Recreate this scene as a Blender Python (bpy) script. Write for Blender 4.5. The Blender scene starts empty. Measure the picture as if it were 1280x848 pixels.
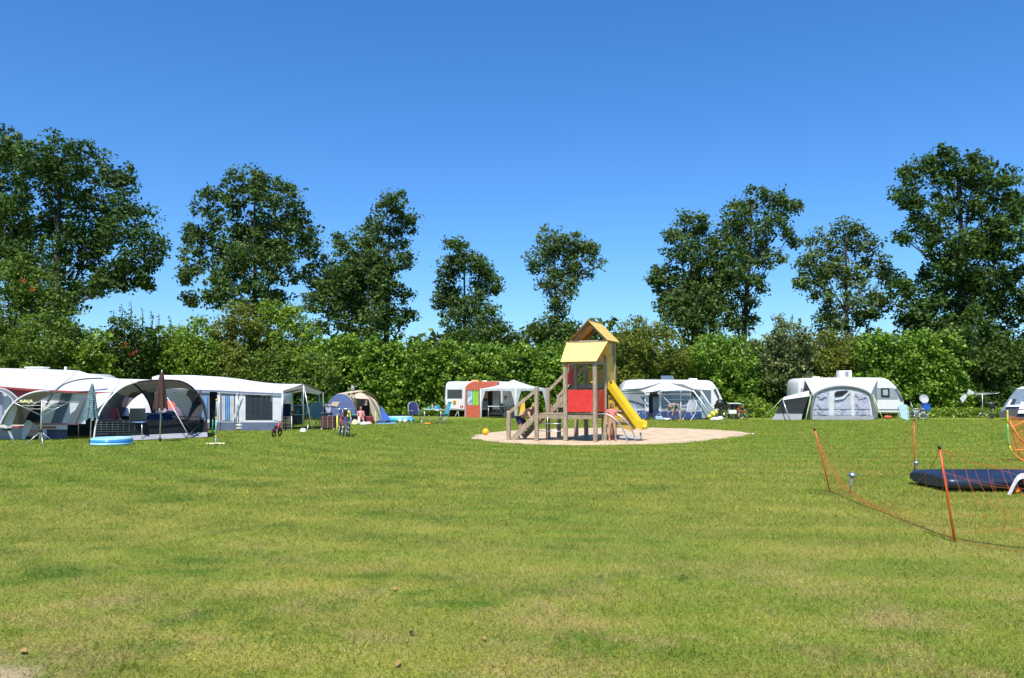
import bpy, math, random
import numpy as np
from mathutils import Vector, Matrix, Euler
random.seed(7); RNG = np.random.default_rng(11)
S = bpy.context.scene; COL = S.collection
# ---------------------------------------------------------------- camera
FP = 1000.0; HOR = 490.0; EYE = 1.6
PITCH = math.atan((HOR-424)/FP)
cd = bpy.data.cameras.new('camera'); cam = bpy.data.objects.new('camera', cd); COL.objects.link(cam)
cd.sensor_width = 36; cd.lens = 36*FP/1280; cd.clip_end = 3000; cd.clip_start = .05
cam.location = (0, 0, EYE); cam.rotation_euler = (math.radians(90)+PITCH, 0, 0); S.camera = cam
CP, SP = math.cos(PITCH), math.sin(PITCH)
def W(px, py, D):
    """world point seen at photo pixel (px,py), at forward distance D"""
    dx = (px-640)/FP; dz = (424-py)/FP
    y = CP-dz*SP; z = SP+dz*CP
    return Vector((dx/y*D, D, EYE+z/y*D))
def DG(py):
    dz = (424-py)/FP
    return -EYE*(CP-dz*SP)/(SP+dz*CP)
def G(px, py):
    v = W(px, py, DG(py)); v.z = 0; return v
# ---------------------------------------------------------------- materials
MATS = {}
def mat(name, col, rough=.6, var=.12, scale=6, metal=0, spec=.5, bump=0, bscale=40, alpha=None, emit=0, trans=0, stretch=None):
    if name in MATS: return MATS[name]
    m = bpy.data.materials.new(name); m.use_nodes = True
    nt = m.node_tree; b = nt.nodes['Principled BSDF']
    b.inputs['Roughness'].default_value = rough; b.inputs['Metallic'].default_value = metal
    b.inputs['Specular IOR Level'].default_value = spec
    tc = nt.nodes.new('ShaderNodeTexCoord'); mp = nt.nodes.new('ShaderNodeMapping')
    if stretch: mp.inputs['Scale'].default_value = stretch
    nt.links.new(tc.outputs['Object'], mp.inputs['Vector'])
    n = nt.nodes.new('ShaderNodeTexNoise'); n.inputs['Scale'].default_value = scale; n.inputs['Detail'].default_value = 5
    nt.links.new(mp.outputs['Vector'], n.inputs['Vector'])
    r = nt.nodes.new('ShaderNodeValToRGB')
    r.color_ramp.elements[0].position = .3; r.color_ramp.elements[1].position = .7
    r.color_ramp.elements[0].color = tuple(max(0, c*(1-var)) for c in col)+(1,)
    r.color_ramp.elements[1].color = tuple(min(1, c*(1+var)) for c in col)+(1,)
    nt.links.new(n.outputs['Fac'], r.inputs['Fac']); nt.links.new(r.outputs['Color'], b.inputs['Base Color'])
    if bump:
        n2 = nt.nodes.new('ShaderNodeTexNoise'); n2.inputs['Scale'].default_value = bscale
        nt.links.new(mp.outputs['Vector'], n2.inputs['Vector'])
        bp = nt.nodes.new('ShaderNodeBump'); bp.inputs['Strength'].default_value = bump; bp.inputs['Distance'].default_value = .03
        nt.links.new(n2.outputs['Fac'], bp.inputs['Height']); nt.links.new(bp.outputs['Normal'], b.inputs['Normal'])
    out = nt.nodes['Material Output']; last = b.outputs[0]
    if trans:
        t = nt.nodes.new('ShaderNodeBsdfTranslucent'); nt.links.new(r.outputs['Color'], t.inputs['Color'])
        mx = nt.nodes.new('ShaderNodeMixShader'); mx.inputs[0].default_value = trans
        nt.links.new(last, mx.inputs[1]); nt.links.new(t.outputs[0], mx.inputs[2]); last = mx.outputs[0]
    if alpha is not None:
        t = nt.nodes.new('ShaderNodeBsdfTransparent'); mx = nt.nodes.new('ShaderNodeMixShader'); mx.inputs[0].default_value = alpha
        nt.links.new(t.outputs[0], mx.inputs[1]); nt.links.new(last, mx.inputs[2]); last = mx.outputs[0]
    nt.links.new(last, out.inputs['Surface'])
    MATS[name] = m; return m
def fab(name, col, trans=.12, rough=.75, **k):
    return mat(name, col, rough=rough, var=.06, scale=2.5, bump=.8, bscale=3.0, trans=trans, **k)
white = fab('white awning cloth', (.66, .66, .67), trans=.10)
white2 = fab('white polyester', (.70, .71, .73), trans=.25)
offw = fab('off white pvc', (.66, .68, .72))
lilac = fab('pale lilac curtain', (.42, .44, .58), trans=.3)
red_f = fab('faded red cloth', (.52, .08, .08)); red_a = fab('orange red cloth', (.55, .12, .06))
grey_f = fab('grey cloth', (.17, .18, .19)); lgrey = fab('light grey cloth', (.36, .37, .40)); olive = fab('grey olive cloth', (.16, .155, .12), trans=.2)
dgrey = fab('dark grey cloth', (.05, .052, .06)); black_f = fab('black cloth', (.012, .013, .018))
navy_f = fab('navy cloth', (.015, .03, .10)); steelb = fab('steel blue cloth', (.12, .15, .24)); blue_f = fab('blue cloth', (.03, .10, .40))
lblue = fab('light blue cloth', (.18, .38, .68)); tealg = fab('grey green cloth', (.12, .24, .24)); cyan = fab('turquoise cloth', (.05, .35, .50))
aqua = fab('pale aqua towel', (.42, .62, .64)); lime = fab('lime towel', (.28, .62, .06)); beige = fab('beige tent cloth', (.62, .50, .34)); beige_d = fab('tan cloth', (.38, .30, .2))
brown_f = fab('brown parasol cloth', (.065, .030, .022)); periw = fab('periwinkle tent cloth', (.11, .155, .34)); purple = fab('mauve cloth', (.30, .24, .36))
orange_f = fab('orange cloth', (.85, .28, .03)); yellow_f = fab('yellow cloth', (.85, .7, .05)); khaki = fab('khaki mesh', (.35, .30, .18))
check = mat('green check cloth', (.25, .36, .36), .8)
mesh_b = mat('black insect mesh', (.010, .012, .022), .8, alpha=.90); mesh_g = mat('grey insect mesh', (.13, .14, .16), .8, alpha=.86); mesh_l = mat('grey gauze', (.25, .26, .30), .7, alpha=.82)
vinyl = mat('clear vinyl window', (.10, .13, .17), .12, alpha=.72, spec=.8); vinyl_d = mat('dark vinyl window', (.035, .045, .055), .12, alpha=.85, spec=.8)
vinyl_b = mat('bluish vinyl window', (.22, .27, .36), .18, alpha=.75, spec=.7)
alu = mat('aluminium tube', (.62, .63, .65), .35, metal=.7); steel = mat('painted steel', (.45, .46, .48), .4); chrome = mat('galvanised steel', (.6, .6, .6), .3, metal=.9)
blk = mat('black plastic', (.015, .015, .017), .4); rubber = mat('black rubber', (.02, .02, .02), .8); gel = mat('caravan white', (.70, .70, .69), .3, var=.03, spec=.6)
plw = mat('white plastic', (.78, .78, .76), .4); plg = mat('grey plastic', (.25, .26, .28), .5); plb = mat('blue plastic', (.02, .10, .42), .35); plc = mat('cyan plastic', (.02, .35, .55), .4)
plr = mat('red plastic', (.55, .02, .02), .35); ply = mat('yellow plastic', (.80, .52, .02), .35); plgr = mat('green plastic', (.05, .3, .12), .4); ployel = mat('pale yellow plastic', (.75, .72, .35), .4)
glass = mat('caravan window glass', (.03, .04, .05), .08, spec=1); lamp_r = mat('red lamp lens', (.5, .02, .02), .15); plate_o = mat('orange plate', (.85, .42, .02), .4)
skin = mat('skin', (.48, .28, .19), .5); skin2 = mat('tanned skin', (.42, .23, .15), .5); hair_b = mat('blond hair', (.33, .19, .07), .7); hair_d = mat('dark brown hair', (.06, .035, .02), .7); hair_g = mat('grey hair', (.3, .3, .3), .7)
wood = mat('weathered timber', (.36, .28, .195), .85, var=.35, scale=5, bump=.6, bscale=18, stretch=(5, 5, .7))
wood_h = mat('weathered boards', (.31, .24, .16), .85, var=.35, scale=5, bump=.5, bscale=20, stretch=(.8, 5, 5))
pan_r = mat('red panel board', (.62, .035, .028), .42, var=.14); pan_y = mat('yellow panel board', (.68, .42, .07), .4, var=.08); pan_p = mat('pale yellow roof board', (.80, .60, .18), .45, var=.13)
pan_o = mat('orange roof board', (.74, .40, .10), .45, var=.08); sl_y = mat('yellow slide plastic', (.66, .47, .02), .3, var=.05); sl_d = mat('dark yellow board', (.50, .33, .04), .5, var=.4, scale=9)
or_p = mat('orange post', (.62, .10, .025), .4, var=.15); or_n = mat('orange net cord', (.50, .10, .035), .7); navy_v = mat('navy flocked vinyl', (.013, .022, .050), .38, var=.1, spec=.6)
blue_v = mat('blue pool vinyl', (.03, .28, .75), .22); lblue_v = mat('pale blue pool vinyl', (.35, .65, .88), .22); bark = mat('bark', (.045, .038, .03), .95, var=.4, scale=8, bump=.6)
sand = None
# ---------------------------------------------------------------- mesh builder
class MB:
    def __init__(s): s.v = []; s.f = []; s.mi = []; s.cur = 0; s.sm = []
    def add(s, vs, fs, smooth=False):
        o = len(s.v); s.v += [tuple(v) for v in vs]
        for f in fs: s.f.append([o+i for i in f]); s.mi.append(s.cur); s.sm.append(smooth)
        return s
    def box(s, c, d, M=None, rz=0, bev=0):
        x, y, z = [q/2 for q in d]; b = min(bev, x*.9, y*.9, z*.9)
        R = M if M is not None else Matrix.Rotation(rz, 3, 'Z')
        if b <= 0:
            P = [(i*x, j*y, k*z) for i in (-1, 1) for j in (-1, 1) for k in (-1, 1)]
            F = [(0, 1, 3, 2), (4, 6, 7, 5), (0, 4, 5, 1), (2, 3, 7, 6), (0, 2, 6, 4), (1, 5, 7, 3)]
        else:
            P = []; I = {}
            for i in (-1, 1):
                for j in (-1, 1):
                    for k in (-1, 1):
                        for a in range(3):
                            q = [i*(x-b), j*(y-b), k*(z-b)]; q[a] = (i*x, j*y, k*z)[a]; I[(i, j, k, a)] = len(P); P.append(q)
            F = []
            for a in range(3):
                u, w = [t for t in range(3) if t != a]
                for sg in (-1, 1):
                    L = []
                    for (p, q) in ((-1, -1), (1, -1), (1, 1), (-1, 1)):
                        k = [0, 0, 0]; k[a] = sg; k[u] = p; k[w] = q; L.append(I[(k[0], k[1], k[2], a)])
                    F.append(L)
                    for sg2 in (-1, 1):
                        k1 = [0, 0, 0]; k1[a] = sg; k1[u] = sg2
                        if a < u or True:
                            A = k1[:]; A[w] = -1; B = k1[:]; B[w] = 1
                            if a < u: F.append([I[tuple(A)+(a,)], I[tuple(B)+(a,)], I[tuple(B)+(u,)], I[tuple(A)+(u,)]])
                        k1 = [0, 0, 0]; k1[a] = sg; k1[w] = sg2
                        A = k1[:]; A[u] = -1; B = k1[:]; B[u] = 1
                        if a < w: F.append([I[tuple(A)+(a,)], I[tuple(B)+(a,)], I[tuple(B)+(w,)], I[tuple(A)+(w,)]])
            for i in (-1, 1):
                for j in (-1, 1):
                    for k in (-1, 1): F.append([I[(i, j, k, a)] for a in range(3)])
        c = Vector(c); return s.add([c+R @ Vector(p) for p in P], F)
    def beam(s, a, b, w, h=None, bev=0, up=(0, 0, 1)):
        a = Vector(a); b = Vector(b); h = h or w; d = b-a; L = d.length; x = d/L
        y = Vector(up).cross(x)
        if y.length < 1e-4: y = Vector((0, 1, 0)).cross(x)
        y.normalize(); z = x.cross(y); M = Matrix((x, y, z)).transposed()
        return s.box((a+b)/2, (L, w, h), M=M, bev=bev)
    def tube(s, pts, r, n=8, cap=True, smooth=True, closed=False):
        pts = [Vector(p) for p in pts]; m = len(pts); rs = r if isinstance(r, (list, tuple)) else [r]*m
        V = []; pn = None
        for i, p in enumerate(pts):
            if closed: t = pts[(i+1) % m]-pts[i-1]
            else: t = pts[min(i+1, m-1)]-pts[max(i-1, 0)]
            t.normalize()
            if pn is None:
                pn = t.orthogonal().normalized()
            pn = (pn-t*pn.dot(t)).normalized(); bn = t.cross(pn)
            for k in range(n):
                a = 2*math.pi*k/n; V.append(p+(pn*math.cos(a)+bn*math.sin(a))*rs[i])
        F = []
        for i in range(m if closed else m-1):
            j = (i+1) % m
            for k in range(n): F.append((i*n+k, i*n+(k+1) % n, j*n+(k+1) % n, j*n+k))
        if cap and not closed: F.append(tuple(range(n-1, -1, -1))); F.append(tuple((m-1)*n+k for k in range(n)))
        return s.add(V, F, smooth)
    def cyl(s, a, b, r, n=12, r2=None): return s.tube([a, b], [r, r if r2 is None else r2], n)
    def lathe(s, c, prof, n=20, M=None, smooth=True):
        c = Vector(c); V = []; m = len(prof)
        for (r, z) in prof:
            for k in range(n):
                a = 2*math.pi*k/n; q = Vector((r*math.cos(a), r*math.sin(a), z)); V.append(c+(M @ q if M else q))
        F = [(i*n+k, i*n+(k+1) % n, (i+1)*n+(k+1) % n, (i+1)*n+k) for i in range(m-1) for k in range(n)]
        return s.add(V, F, smooth)
    def ball(s, c, r, n=12, M=None):
        rx, ry, rz = r if isinstance(r, (tuple, list)) else (r, r, r); h = n//2
        V = []; c = Vector(c)
        for i in range(h+1):
            t = math.pi*i/h
            for k in range(n):
                a = 2*math.pi*k/n; q = Vector((rx*math.sin(t)*math.cos(a), ry*math.sin(t)*math.sin(a), -rz*math.cos(t))); V.append(c+(M @ q if M else q))
        F = [(i*n+k, i*n+(k+1) % n, (i+1)*n+(k+1) % n, (i+1)*n+k) for i in range(h) for k in range(n)]
        return s.add(V, F, True)
    def poly(s, pts, smooth=False): return s.add(pts, [tuple(range(len(pts)))], smooth)
    def plate(s, pts, off):
        """polygon with thickness vector off"""
        pts = [Vector(p) for p in pts]; off = Vector(off); n = len(pts)
        V = pts+[p+off for p in pts]
        return s.add(V, [tuple(range(n)), tuple(range(2*n-1, n-1, -1))]+[(i, i+n, (i+1) % n+n, (i+1) % n) for i in range(n)])
    def grid(s, fn, nu, nv, smooth=True):
        V = [fn(i/nu, j/nv) for i in range(nu+1) for j in range(nv+1)]
        F = [(i*(nv+1)+j, (i+1)*(nv+1)+j, (i+1)*(nv+1)+j+1, i*(nv+1)+j+1) for i in range(nu) for j in range(nv)]
        return s.add(V, F, smooth)
    def strip(s, A, B, n=1, sag=0, smooth=True):
        """sheet between two polylines"""
        A = resamp(A, max(len(A), len(B))); B = resamp(B, len(A)); m = len(A)-1
        def f(u, v):
            i = min(int(u*m+1e-6), m); p = A[i].lerp(B[i], v); p.z -= sag*4*v*(1-v); return p
        return s.grid(f, m, n, smooth)
    def mat(s, i): s.cur = i; return s
    def build(s, name, m, parent=None, kind=None):
        me = bpy.data.meshes.new(name)
        off = Vector((0, 0, 0)); par = parent
        while par is not None: off += par.location; par = par.parent
        vs = [(v[0]-off.x, v[1]-off.y, v[2]-off.z) for v in s.v] if parent is not None and s.world else s.v
        me.from_pydata([tuple(v) for v in vs], [], s.f)
        ms = m if isinstance(m, (list, tuple)) else [m]
        for q in ms: me.materials.append(q)
        me.polygons.foreach_set('material_index', s.mi); me.polygons.foreach_set('use_smooth', s.sm)
        me.update()
        o = bpy.data.objects.new(name, me); COL.objects.link(o)
        if parent is not None: o.parent = parent
        if kind: o['kind'] = kind
        return o
    world = True
class LB(MB): world = False       # local coordinates builder
def resamp(P, n):
    P = [Vector(p) for p in P]
    if len(P) == n: return P
    L = [0]
    for a, b in zip(P, P[1:]): L.append(L[-1]+(b-a).length)
    out = []
    for i in range(n):
        t = L[-1]*i/(n-1); k = 0
        while k < len(P)-2 and L[k+1] < t: k += 1
        d = L[k+1]-L[k]; out.append(P[k].lerp(P[k+1], 0 if d == 0 else min(1, (t-L[k])/d)))
    return out
def smoothp(P, it=2, closed=False):
    P = [Vector(p) for p in P]
    for _ in range(it):
        Q = [] if closed else [P[0]]
        m = len(P)
        for i in range(m if closed else m-1):
            a, b = P[i], P[(i+1) % m]; Q += [a*.75+b*.25, a*.25+b*.75]
        if not closed: Q.append(P[-1])
        P = Q
    return P
def tag(o, label=None, cat=None, group=None, kind=None):
    if label: o['label'] = label
    if cat: o['category'] = cat
    if group: o['group'] = group
    if kind: o['kind'] = kind
    return o
def thing(name, label, cat, loc, rz=0, group=None):
    o = bpy.data.objects.new(name, None); COL.objects.link(o); o.location = loc; o.rotation_euler = (0, 0, rz)
    o.empty_display_size = .2
    return tag(o, label, cat, group)
def solo(o, label, cat, group=None):
    """move a top-level mesh's origin to its base centre"""
    me = o.data; n = len(me.vertices); a = np.empty(n*3, 'f'); me.vertices.foreach_get('co', a); a = a.reshape(-1, 3)
    c = (a.min(0)+a.max(0))/2; c[2] = a[:, 2].min(); a -= c; me.vertices.foreach_set('co', a.ravel()); me.update()
    o.location = Vector([float(t) for t in c]); return tag(o, label, cat, group)
def dup(o, loc, rz=None, label=None, parent=None):
    c = o.copy(); COL.objects.link(c); c.parent = parent
    if loc is not None: c.location = loc
    if rz is not None: c.rotation_euler = (0, 0, rz)
    if label: c['label'] = label
    for ch in [q for q in COL.objects if q.parent == o]: dup(ch, None, parent=c)
    return c
# ---------------------------------------------------------------- light, sky
SUN_AZ, SUN_EL = math.radians(-12), math.radians(57)     # azimuth measured from the camera's back, negative = left
sd = Vector((math.sin(SUN_AZ)*math.cos(SUN_EL), -math.cos(SUN_AZ)*math.cos(SUN_EL), math.sin(SUN_EL)))
sl = bpy.data.lights.new('sun', 'SUN'); so = bpy.data.objects.new('sun', sl); COL.objects.link(so)
sl.energy = 4.3; sl.angle = math.radians(.53); sl.color = (1, .955, .88)
so.rotation_euler = sd.to_track_quat('Z', 'Y').to_euler(); so.location = (0, 0, 60)
wd = bpy.data.worlds.new('World'); S.world = wd; wd.use_nodes = True
nt = wd.node_tree; sk = nt.nodes.new('ShaderNodeTexSky'); sk.sky_type = 'NISHITA'; sk.sun_disc = False
sk.sun_elevation = SUN_EL; sk.sun_rotation = math.atan2(sd.x, sd.y)
sk.altitude = 0; sk.air_density = 1.0; sk.dust_density = .25; sk.ozone_density = 3.0
hs = nt.nodes.new('ShaderNodeHueSaturation'); hs.inputs['Saturation'].default_value = 1.32
nt.links.new(sk.outputs[0], hs.inputs['Color'])
bg = nt.nodes['Background']; bg.inputs['Strength'].default_value = .125
wt = nt.nodes.new('ShaderNodeTexCoord'); ws = nt.nodes.new('ShaderNodeSeparateXYZ'); nt.links.new(wt.outputs['Generated'], ws.inputs[0])
wr = nt.nodes.new('ShaderNodeValToRGB'); we = wr.color_ramp.elements; we[0].position = .0; we[0].color = (.46, .66, .86, 1); we[1].position = .55; we[1].color = (1.0, .97, 1.06, 1)
for p_, c_ in ((.07, (.52, .71, .91, 1)), (.17, (.68, .82, .99, 1)), (.30, (.86, .88, 1.03, 1))):
    e_ = we.new(p_); e_.color = c_
nt.links.new(ws.outputs[2], wr.inputs[0]); wm_ = nt.nodes.new('ShaderNodeMix'); wm_.data_type = 'RGBA'; wm_.blend_type = 'MULTIPLY'; wm_.inputs[0].default_value = 1
nt.links.new(hs.outputs[0], wm_.inputs[6]); nt.links.new(wr.outputs[0], wm_.inputs[7]); nt.links.new(wm_.outputs[2], bg.inputs['Color'])
S.view_settings.view_transform = 'Standard'; S.view_settings.look = 'None'; S.view_settings.exposure = 0.55; S.view_settings.gamma = 1
S.cycles.use_adaptive_sampling = True; S.cycles.adaptive_threshold = .02; S.cycles.max_bounces = 6; S.cycles.diffuse_bounces = 3
S.cycles.transparent_max_bounces = 12; S.cycles.glossy_bounces = 2; S.cycles.transmission_bounces = 3; S.cycles.caustics_reflective = False
S.cycles.use_denoising = True
# ---------------------------------------------------------------- lawn
def lawn_mat(name, blades=False):
    m = bpy.data.materials.new(name); m.use_nodes = True; nt = m.node_tree; N = nt.nodes; L = nt.links
    b = N['Principled BSDF']; b.inputs['Roughness'].default_value = .75; b.inputs['Specular IOR Level'].default_value = .08
    tc = N.new('ShaderNodeNewGeometry')
    def noise(scale, detail=4, vec=None, rough=.55):
        n = N.new('ShaderNodeTexNoise'); n.inputs['Scale'].default_value = scale; n.inputs['Detail'].default_value = detail; n.inputs['Roughness'].default_value = rough
        L.new(vec or tc.outputs['Position'], n.inputs['Vector']); return n.outputs['Fac']
    def ramp(fac, stops):
        r = N.new('ShaderNodeValToRGB'); e = r.color_ramp.elements
        e[0].position, e[0].color = stops[0][0], stops[0][1]+(1,) ; e[1].position, e[1].color = stops[-1][0], stops[-1][1]+(1,)
        for p, c in stops[1:-1]: k = e.new(p); k.color = c+(1,)
        L.new(fac, r.inputs['Fac']); return r.outputs['Color']
    def mix(fac, a, bb, mode='MIX'):
        x = N.new('ShaderNodeMix'); x.data_type = 'RGBA'; x.blend_type = mode
        if isinstance(fac, float): x.inputs[0].default_value = fac
        else: L.new(fac, x.inputs[0])
        for s_, v in ((6, a), (7, bb)):
            if isinstance(v, tuple): x.inputs[s_].default_value = v+(1,)
            else: L.new(v, x.inputs[s_])
        return x.outputs[2]
    def mask(fac, lo, hi):
        r = N.new('ShaderNodeMapRange'); r.inputs[1].default_value = lo; r.inputs[2].default_value = hi; L.new(fac, r.inputs[0]); return r.outputs[0]
    g = 1.0; 
    base = ramp(noise(1.3, 6), [(.3, (.178, .225, .032)), (.5, (.240, .268, .054)), (.72, (.340, .315, .080))])
    big = mask(noise(.16, 3), .42, .60)
    base = mix(big, base, mix(.6, base, (.140, .230, .030)))
    # dark lush clumps
    mpn = N.new('ShaderNodeMapping'); mpn.inputs['Location'].default_value = (3.1, 7.7, 0); L.new(tc.outputs['Position'], mpn.inputs['Vector'])
    lush = mask(noise(.62, 9, mpn.outputs[0], .72), .51, .60)
    # keep lush clumps mostly on the left half of the field
    sx = N.new('ShaderNodeSeparateXYZ'); L.new(tc.outputs['Position'], sx.inputs[0])
    lm = N.new('ShaderNodeMapRange'); lm.inputs[1].default_value = 6; lm.inputs[2].default_value = -1; lm.inputs[3].default_value = .22; L.new(sx.outputs[0], lm.inputs[0])
    mu = N.new('ShaderNodeMath'); mu.operation = 'MULTIPLY'; L.new(lush, mu.inputs[0]); L.new(lm.outputs[0], mu.inputs[1])
    tf = mask(noise(3.2, 7, mpn.outputs[0], .75), .50, .62); tm = N.new('ShaderNodeMath'); tm.operation = 'MULTIPLY'; L.new(tf, tm.inputs[0]); L.new(lm.outputs[0], tm.inputs[1]); tm2 = N.new('ShaderNodeMath'); tm2.operation = 'MULTIPLY'; tm2.inputs[1].default_value = .55; L.new(tm.outputs[0], tm2.inputs[0]); base = mix(tm2.outputs[0], base, (.085, .158, .024))
    mu2 = N.new('ShaderNodeMath'); mu2.operation = 'MULTIPLY'; L.new(mu.outputs[0], mu2.inputs[0]); mu2.inputs[1].default_value = .80
    base = mix(mu2.outputs[0], base, (.072, .148, .022))
    # farther part of the field is fresher green
    fr = N.new('ShaderNodeMapRange'); fr.inputs[1].default_value = 9; fr.inputs[2].default_value = 26; fr.inputs[4].default_value = .55; L.new(sx.outputs[1], fr.inputs[0])
    base = mix(fr.outputs[0], base, (.140, .255, .028))
    # worn dry patches near the camera
    nr = N.new('ShaderNodeMapRange'); nr.inputs[1].default_value = 9; nr.inputs[2].default_value = 4.5; nr.inputs[3].default_value = .18; L.new(sx.outputs[1], nr.inputs[0])
    mp3 = N.new('ShaderNodeMapping'); mp3.inputs['Location'].default_value = (1.3, -2.2, 0); L.new(tc.outputs['Position'], mp3.inputs['Vector'])
    dry = mask(noise(.9, 9, mp3.outputs[0], .74), .48, .64)
    mu3 = N.new('ShaderNodeMath'); mu3.operation = 'MULTIPLY'; L.new(dry, mu3.inputs[0]); L.new(nr.outputs[0], mu3.inputs[1])
    base = mix(mu3.outputs[0], base, (.37, .275, .14))
    mp4 = N.new('ShaderNodeMapping'); mp4.inputs['Scale'].default_value = (.35, 2.2, 1); mp4.inputs['Rotation'].default_value = (0, 0, .25); L.new(tc.outputs['Position'], mp4.inputs['Vector'])
    st = mask(noise(1.1, 3, mp4.outputs[0]), .42, .60)
    base = mix(st, base, mix(.38, base, (.31, .285, .075)))
    # faint curved mowing streaks
    wv = N.new('ShaderNodeTexWave'); wv.wave_type = 'RINGS'; wv.rings_direction = 'Z'; wv.inputs['Scale'].default_value = .22; wv.inputs['Distortion'].default_value = 1.6; wv.inputs['Detail Scale'].default_value = .3
    mp5 = N.new('ShaderNodeMapping'); mp5.inputs['Location'].default_value = (-9, -34, 0); mp5.inputs['Scale'].default_value = (1, 1, 0); L.new(tc.outputs['Position'], mp5.inputs['Vector']); L.new(mp5.outputs[0], wv.inputs['Vector'])
    base = mix(1.0, base, ramp(wv.outputs['Fac'], [(.2, (.93, .95, .93)), (.8, (1.06, 1.05, 1.03))]), 'MULTIPLY')
    if not blades:
        fine = ramp(noise(38, 4), [(.3, (.45, .48, .4)), (.55, (.95, .95, .95)), (.75, (1.25, 1.22, 1.1))])
        base = mix(1.0, base, fine, 'MULTIPLY')
        bp = N.new('ShaderNodeBump'); bp.inputs['Strength'].default_value = .5; bp.inputs['Distance'].default_value = .03
        L.new(noise(30, 3), bp.inputs['Height']); L.new(bp.outputs[0], b.inputs['Normal'])
        # bare earth in the lower left corner
        dv = N.new('ShaderNodeVectorMath'); dv.operation = 'DISTANCE'; L.new(tc.outputs['Position'], dv.inputs[0]); dv.inputs[1].default_value = (-3.1, 4.45, 0)
        ad = N.new('ShaderNodeMath'); ad.operation = 'ADD'; L.new(dv.outputs['Value'], ad.inputs[0]); L.new(noise(3, 5), ad.inputs[1])
        em = mask(ad.outputs[0], 1.02, .72)
        base = mix(em, base, (.38, .29, .20))
        base = mix(1.0, base, (1.08, 1.04, .92), 'MULTIPLY')
    else:
        at = N.new('ShaderNodeAttribute'); at.attribute_name = 'rnd'
        base = mix(1.0, base, ramp(at.outputs['Fac'], [(0, (.55, .62, .45)), (.5, (1.20, 1.20, .95)), (.85, (1.55, 1.46, 1.0)), (1, (2.5, 2.1, 1.4))]), 'MULTIPLY')
        t = N.new('ShaderNodeBsdfTranslucent'); L.new(base, t.inputs['Color']); mx = N.new('ShaderNodeMixShader'); mx.inputs[0].default_value = .35
        L.new(b.outputs[0], mx.inputs[1]); L.new(t.outputs[0], mx.inputs[2]); L.new(mx.outputs[0], N['Material Output'].inputs['Surface'])
    L.new(base, b.inputs['Base Color'])
    return m
gm = MB(); gx = [-700, -60, -30, -15, 0, 15, 30, 60, 700]
gm.poly([(-700, -60, 0), (700, -60, 0), (700, 900, 0), (-700, 900, 0)])
tag(gm.build('lawn_ground', lawn_mat('lawn')), kind='structure')
def np_mesh(name, co, nper, m, rnd=None, parent=None, smooth=False):
    """co: (n*nper,3) vertices, every nper of them one face"""
    n = len(co)//nper; me = bpy.data.meshes.new(name)
    me.vertices.add(len(co)); me.vertices.foreach_set('co', co.astype('f').ravel())
    me.loops.add(len(co)); me.loops.foreach_set('vertex_index', np.arange(len(co), dtype='i'))
    me.polygons.add(n); me.polygons.foreach_set('loop_start', np.arange(0, len(co), nper, dtype='i')); me.polygons.foreach_set('loop_total', np.full(n, nper, 'i'))
    me.update(calc_edges=True)
    if rnd is not None:
        a = me.attributes.new('rnd', 'FLOAT', 'FACE'); a.data.foreach_set('value', rnd.astype('f'))
    me.materials.append(m); o = bpy.data.objects.new(name, me); COL.objects.link(o)
    if parent is not None: o.parent = parent
    return o
# mown grass blades, densest near the camera; length and width as mown turf
def blades(n, d0, d1, h0, h1, w0, w1):
    u = RNG.random(n); D = (d0**.35+(d1**.35-d0**.35)*u)**(1/.35) if d1 > 2*d0 else d0+(d1-d0)*u
    X = (RNG.random(n)*2-1)*(D*.70+.6)
    tl = RNG.random(n)**.6
    h = (h0+(h1-h0)*RNG.random(n)); w = w0+(w1-w0)*RNG.random(n); sc = np.maximum(1, D/7.5)
    h *= np.minimum(sc, 1.7)**.5; w *= sc
    a = RNG.random(n)*6.283; lean = (RNG.random(n)*1.3+.35)*h; la = RNG.random(n)*6.283
    b = np.stack([X, D, np.zeros(n)-.002], 1); s_ = np.stack([np.cos(a)*w, np.sin(a)*w, np.zeros(n)], 1)
    t = b+np.stack([np.cos(la)*lean, np.sin(la)*lean, h], 1)
    co = np.stack([b-s_, b+s_, t], 1)
    return co, D, X
SANDP = [G(*p) for p in [(586, 548), (594, 544.5), (612, 541), (636, 538.6), (680, 536.5), (740, 535), (805, 534.8), (850, 535.7), (895, 537.6), (930, 540.2), (942, 542.8), (925, 546), (895, 549.5), (868, 552.5), (843, 554.8), (792, 556.2), (740, 556.8), (690, 556.6), (650, 555.2), (622, 553), (600, 550.5)]]
SANDP = smoothp(SANDP, 2, closed=True)
# give the rim an uneven, worn outline
SANDP = [p+Vector((math.sin(i*1.7)*.10+random.uniform(-.06, .06), math.cos(i*2.3)*.10+random.uniform(-.1, .1), 0)) for i, p in enumerate(SANDP)]
SANDP = smoothp(SANDP, 1, closed=True)
def in_sand(X, D):
    r = np.zeros(len(X), bool); n = len(SANDP)
    for i in range(n):
        a = SANDP[i]; b = SANDP[(i+1) % n]
        c = ((a.y > D) != (b.y > D)) & (X < (b.x-a.x)*(D-a.y)/(b.y-a.y+1e-12)+a.x); r ^= c
    return r
sand = mat('sand', (.56, .42, .265), .95, var=.20, scale=1.7, bump=1, bscale=5)
cx = sum((p.x for p in SANDP))/len(SANDP); cy = sum((p.y for p in SANDP))/len(SANDP)
sm_ = MB(); n = len(SANDP); rings = 10
V = [(cx, cy, .03)]
for k in range(1, rings+1):
    for p in SANDP:
        t = k/rings; x = cx+(p.x-cx)*t; y = cy+(p.y-cy)*t
        z = .006 if k == rings else .022+.018*math.sin(x*3.1+y*1.3)*math.cos(y*2.7-x)
        V.append((x, y, max(z, .006)))
F = [(0, 1+i, 1+(i+1) % n) for i in range(n)]
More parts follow.
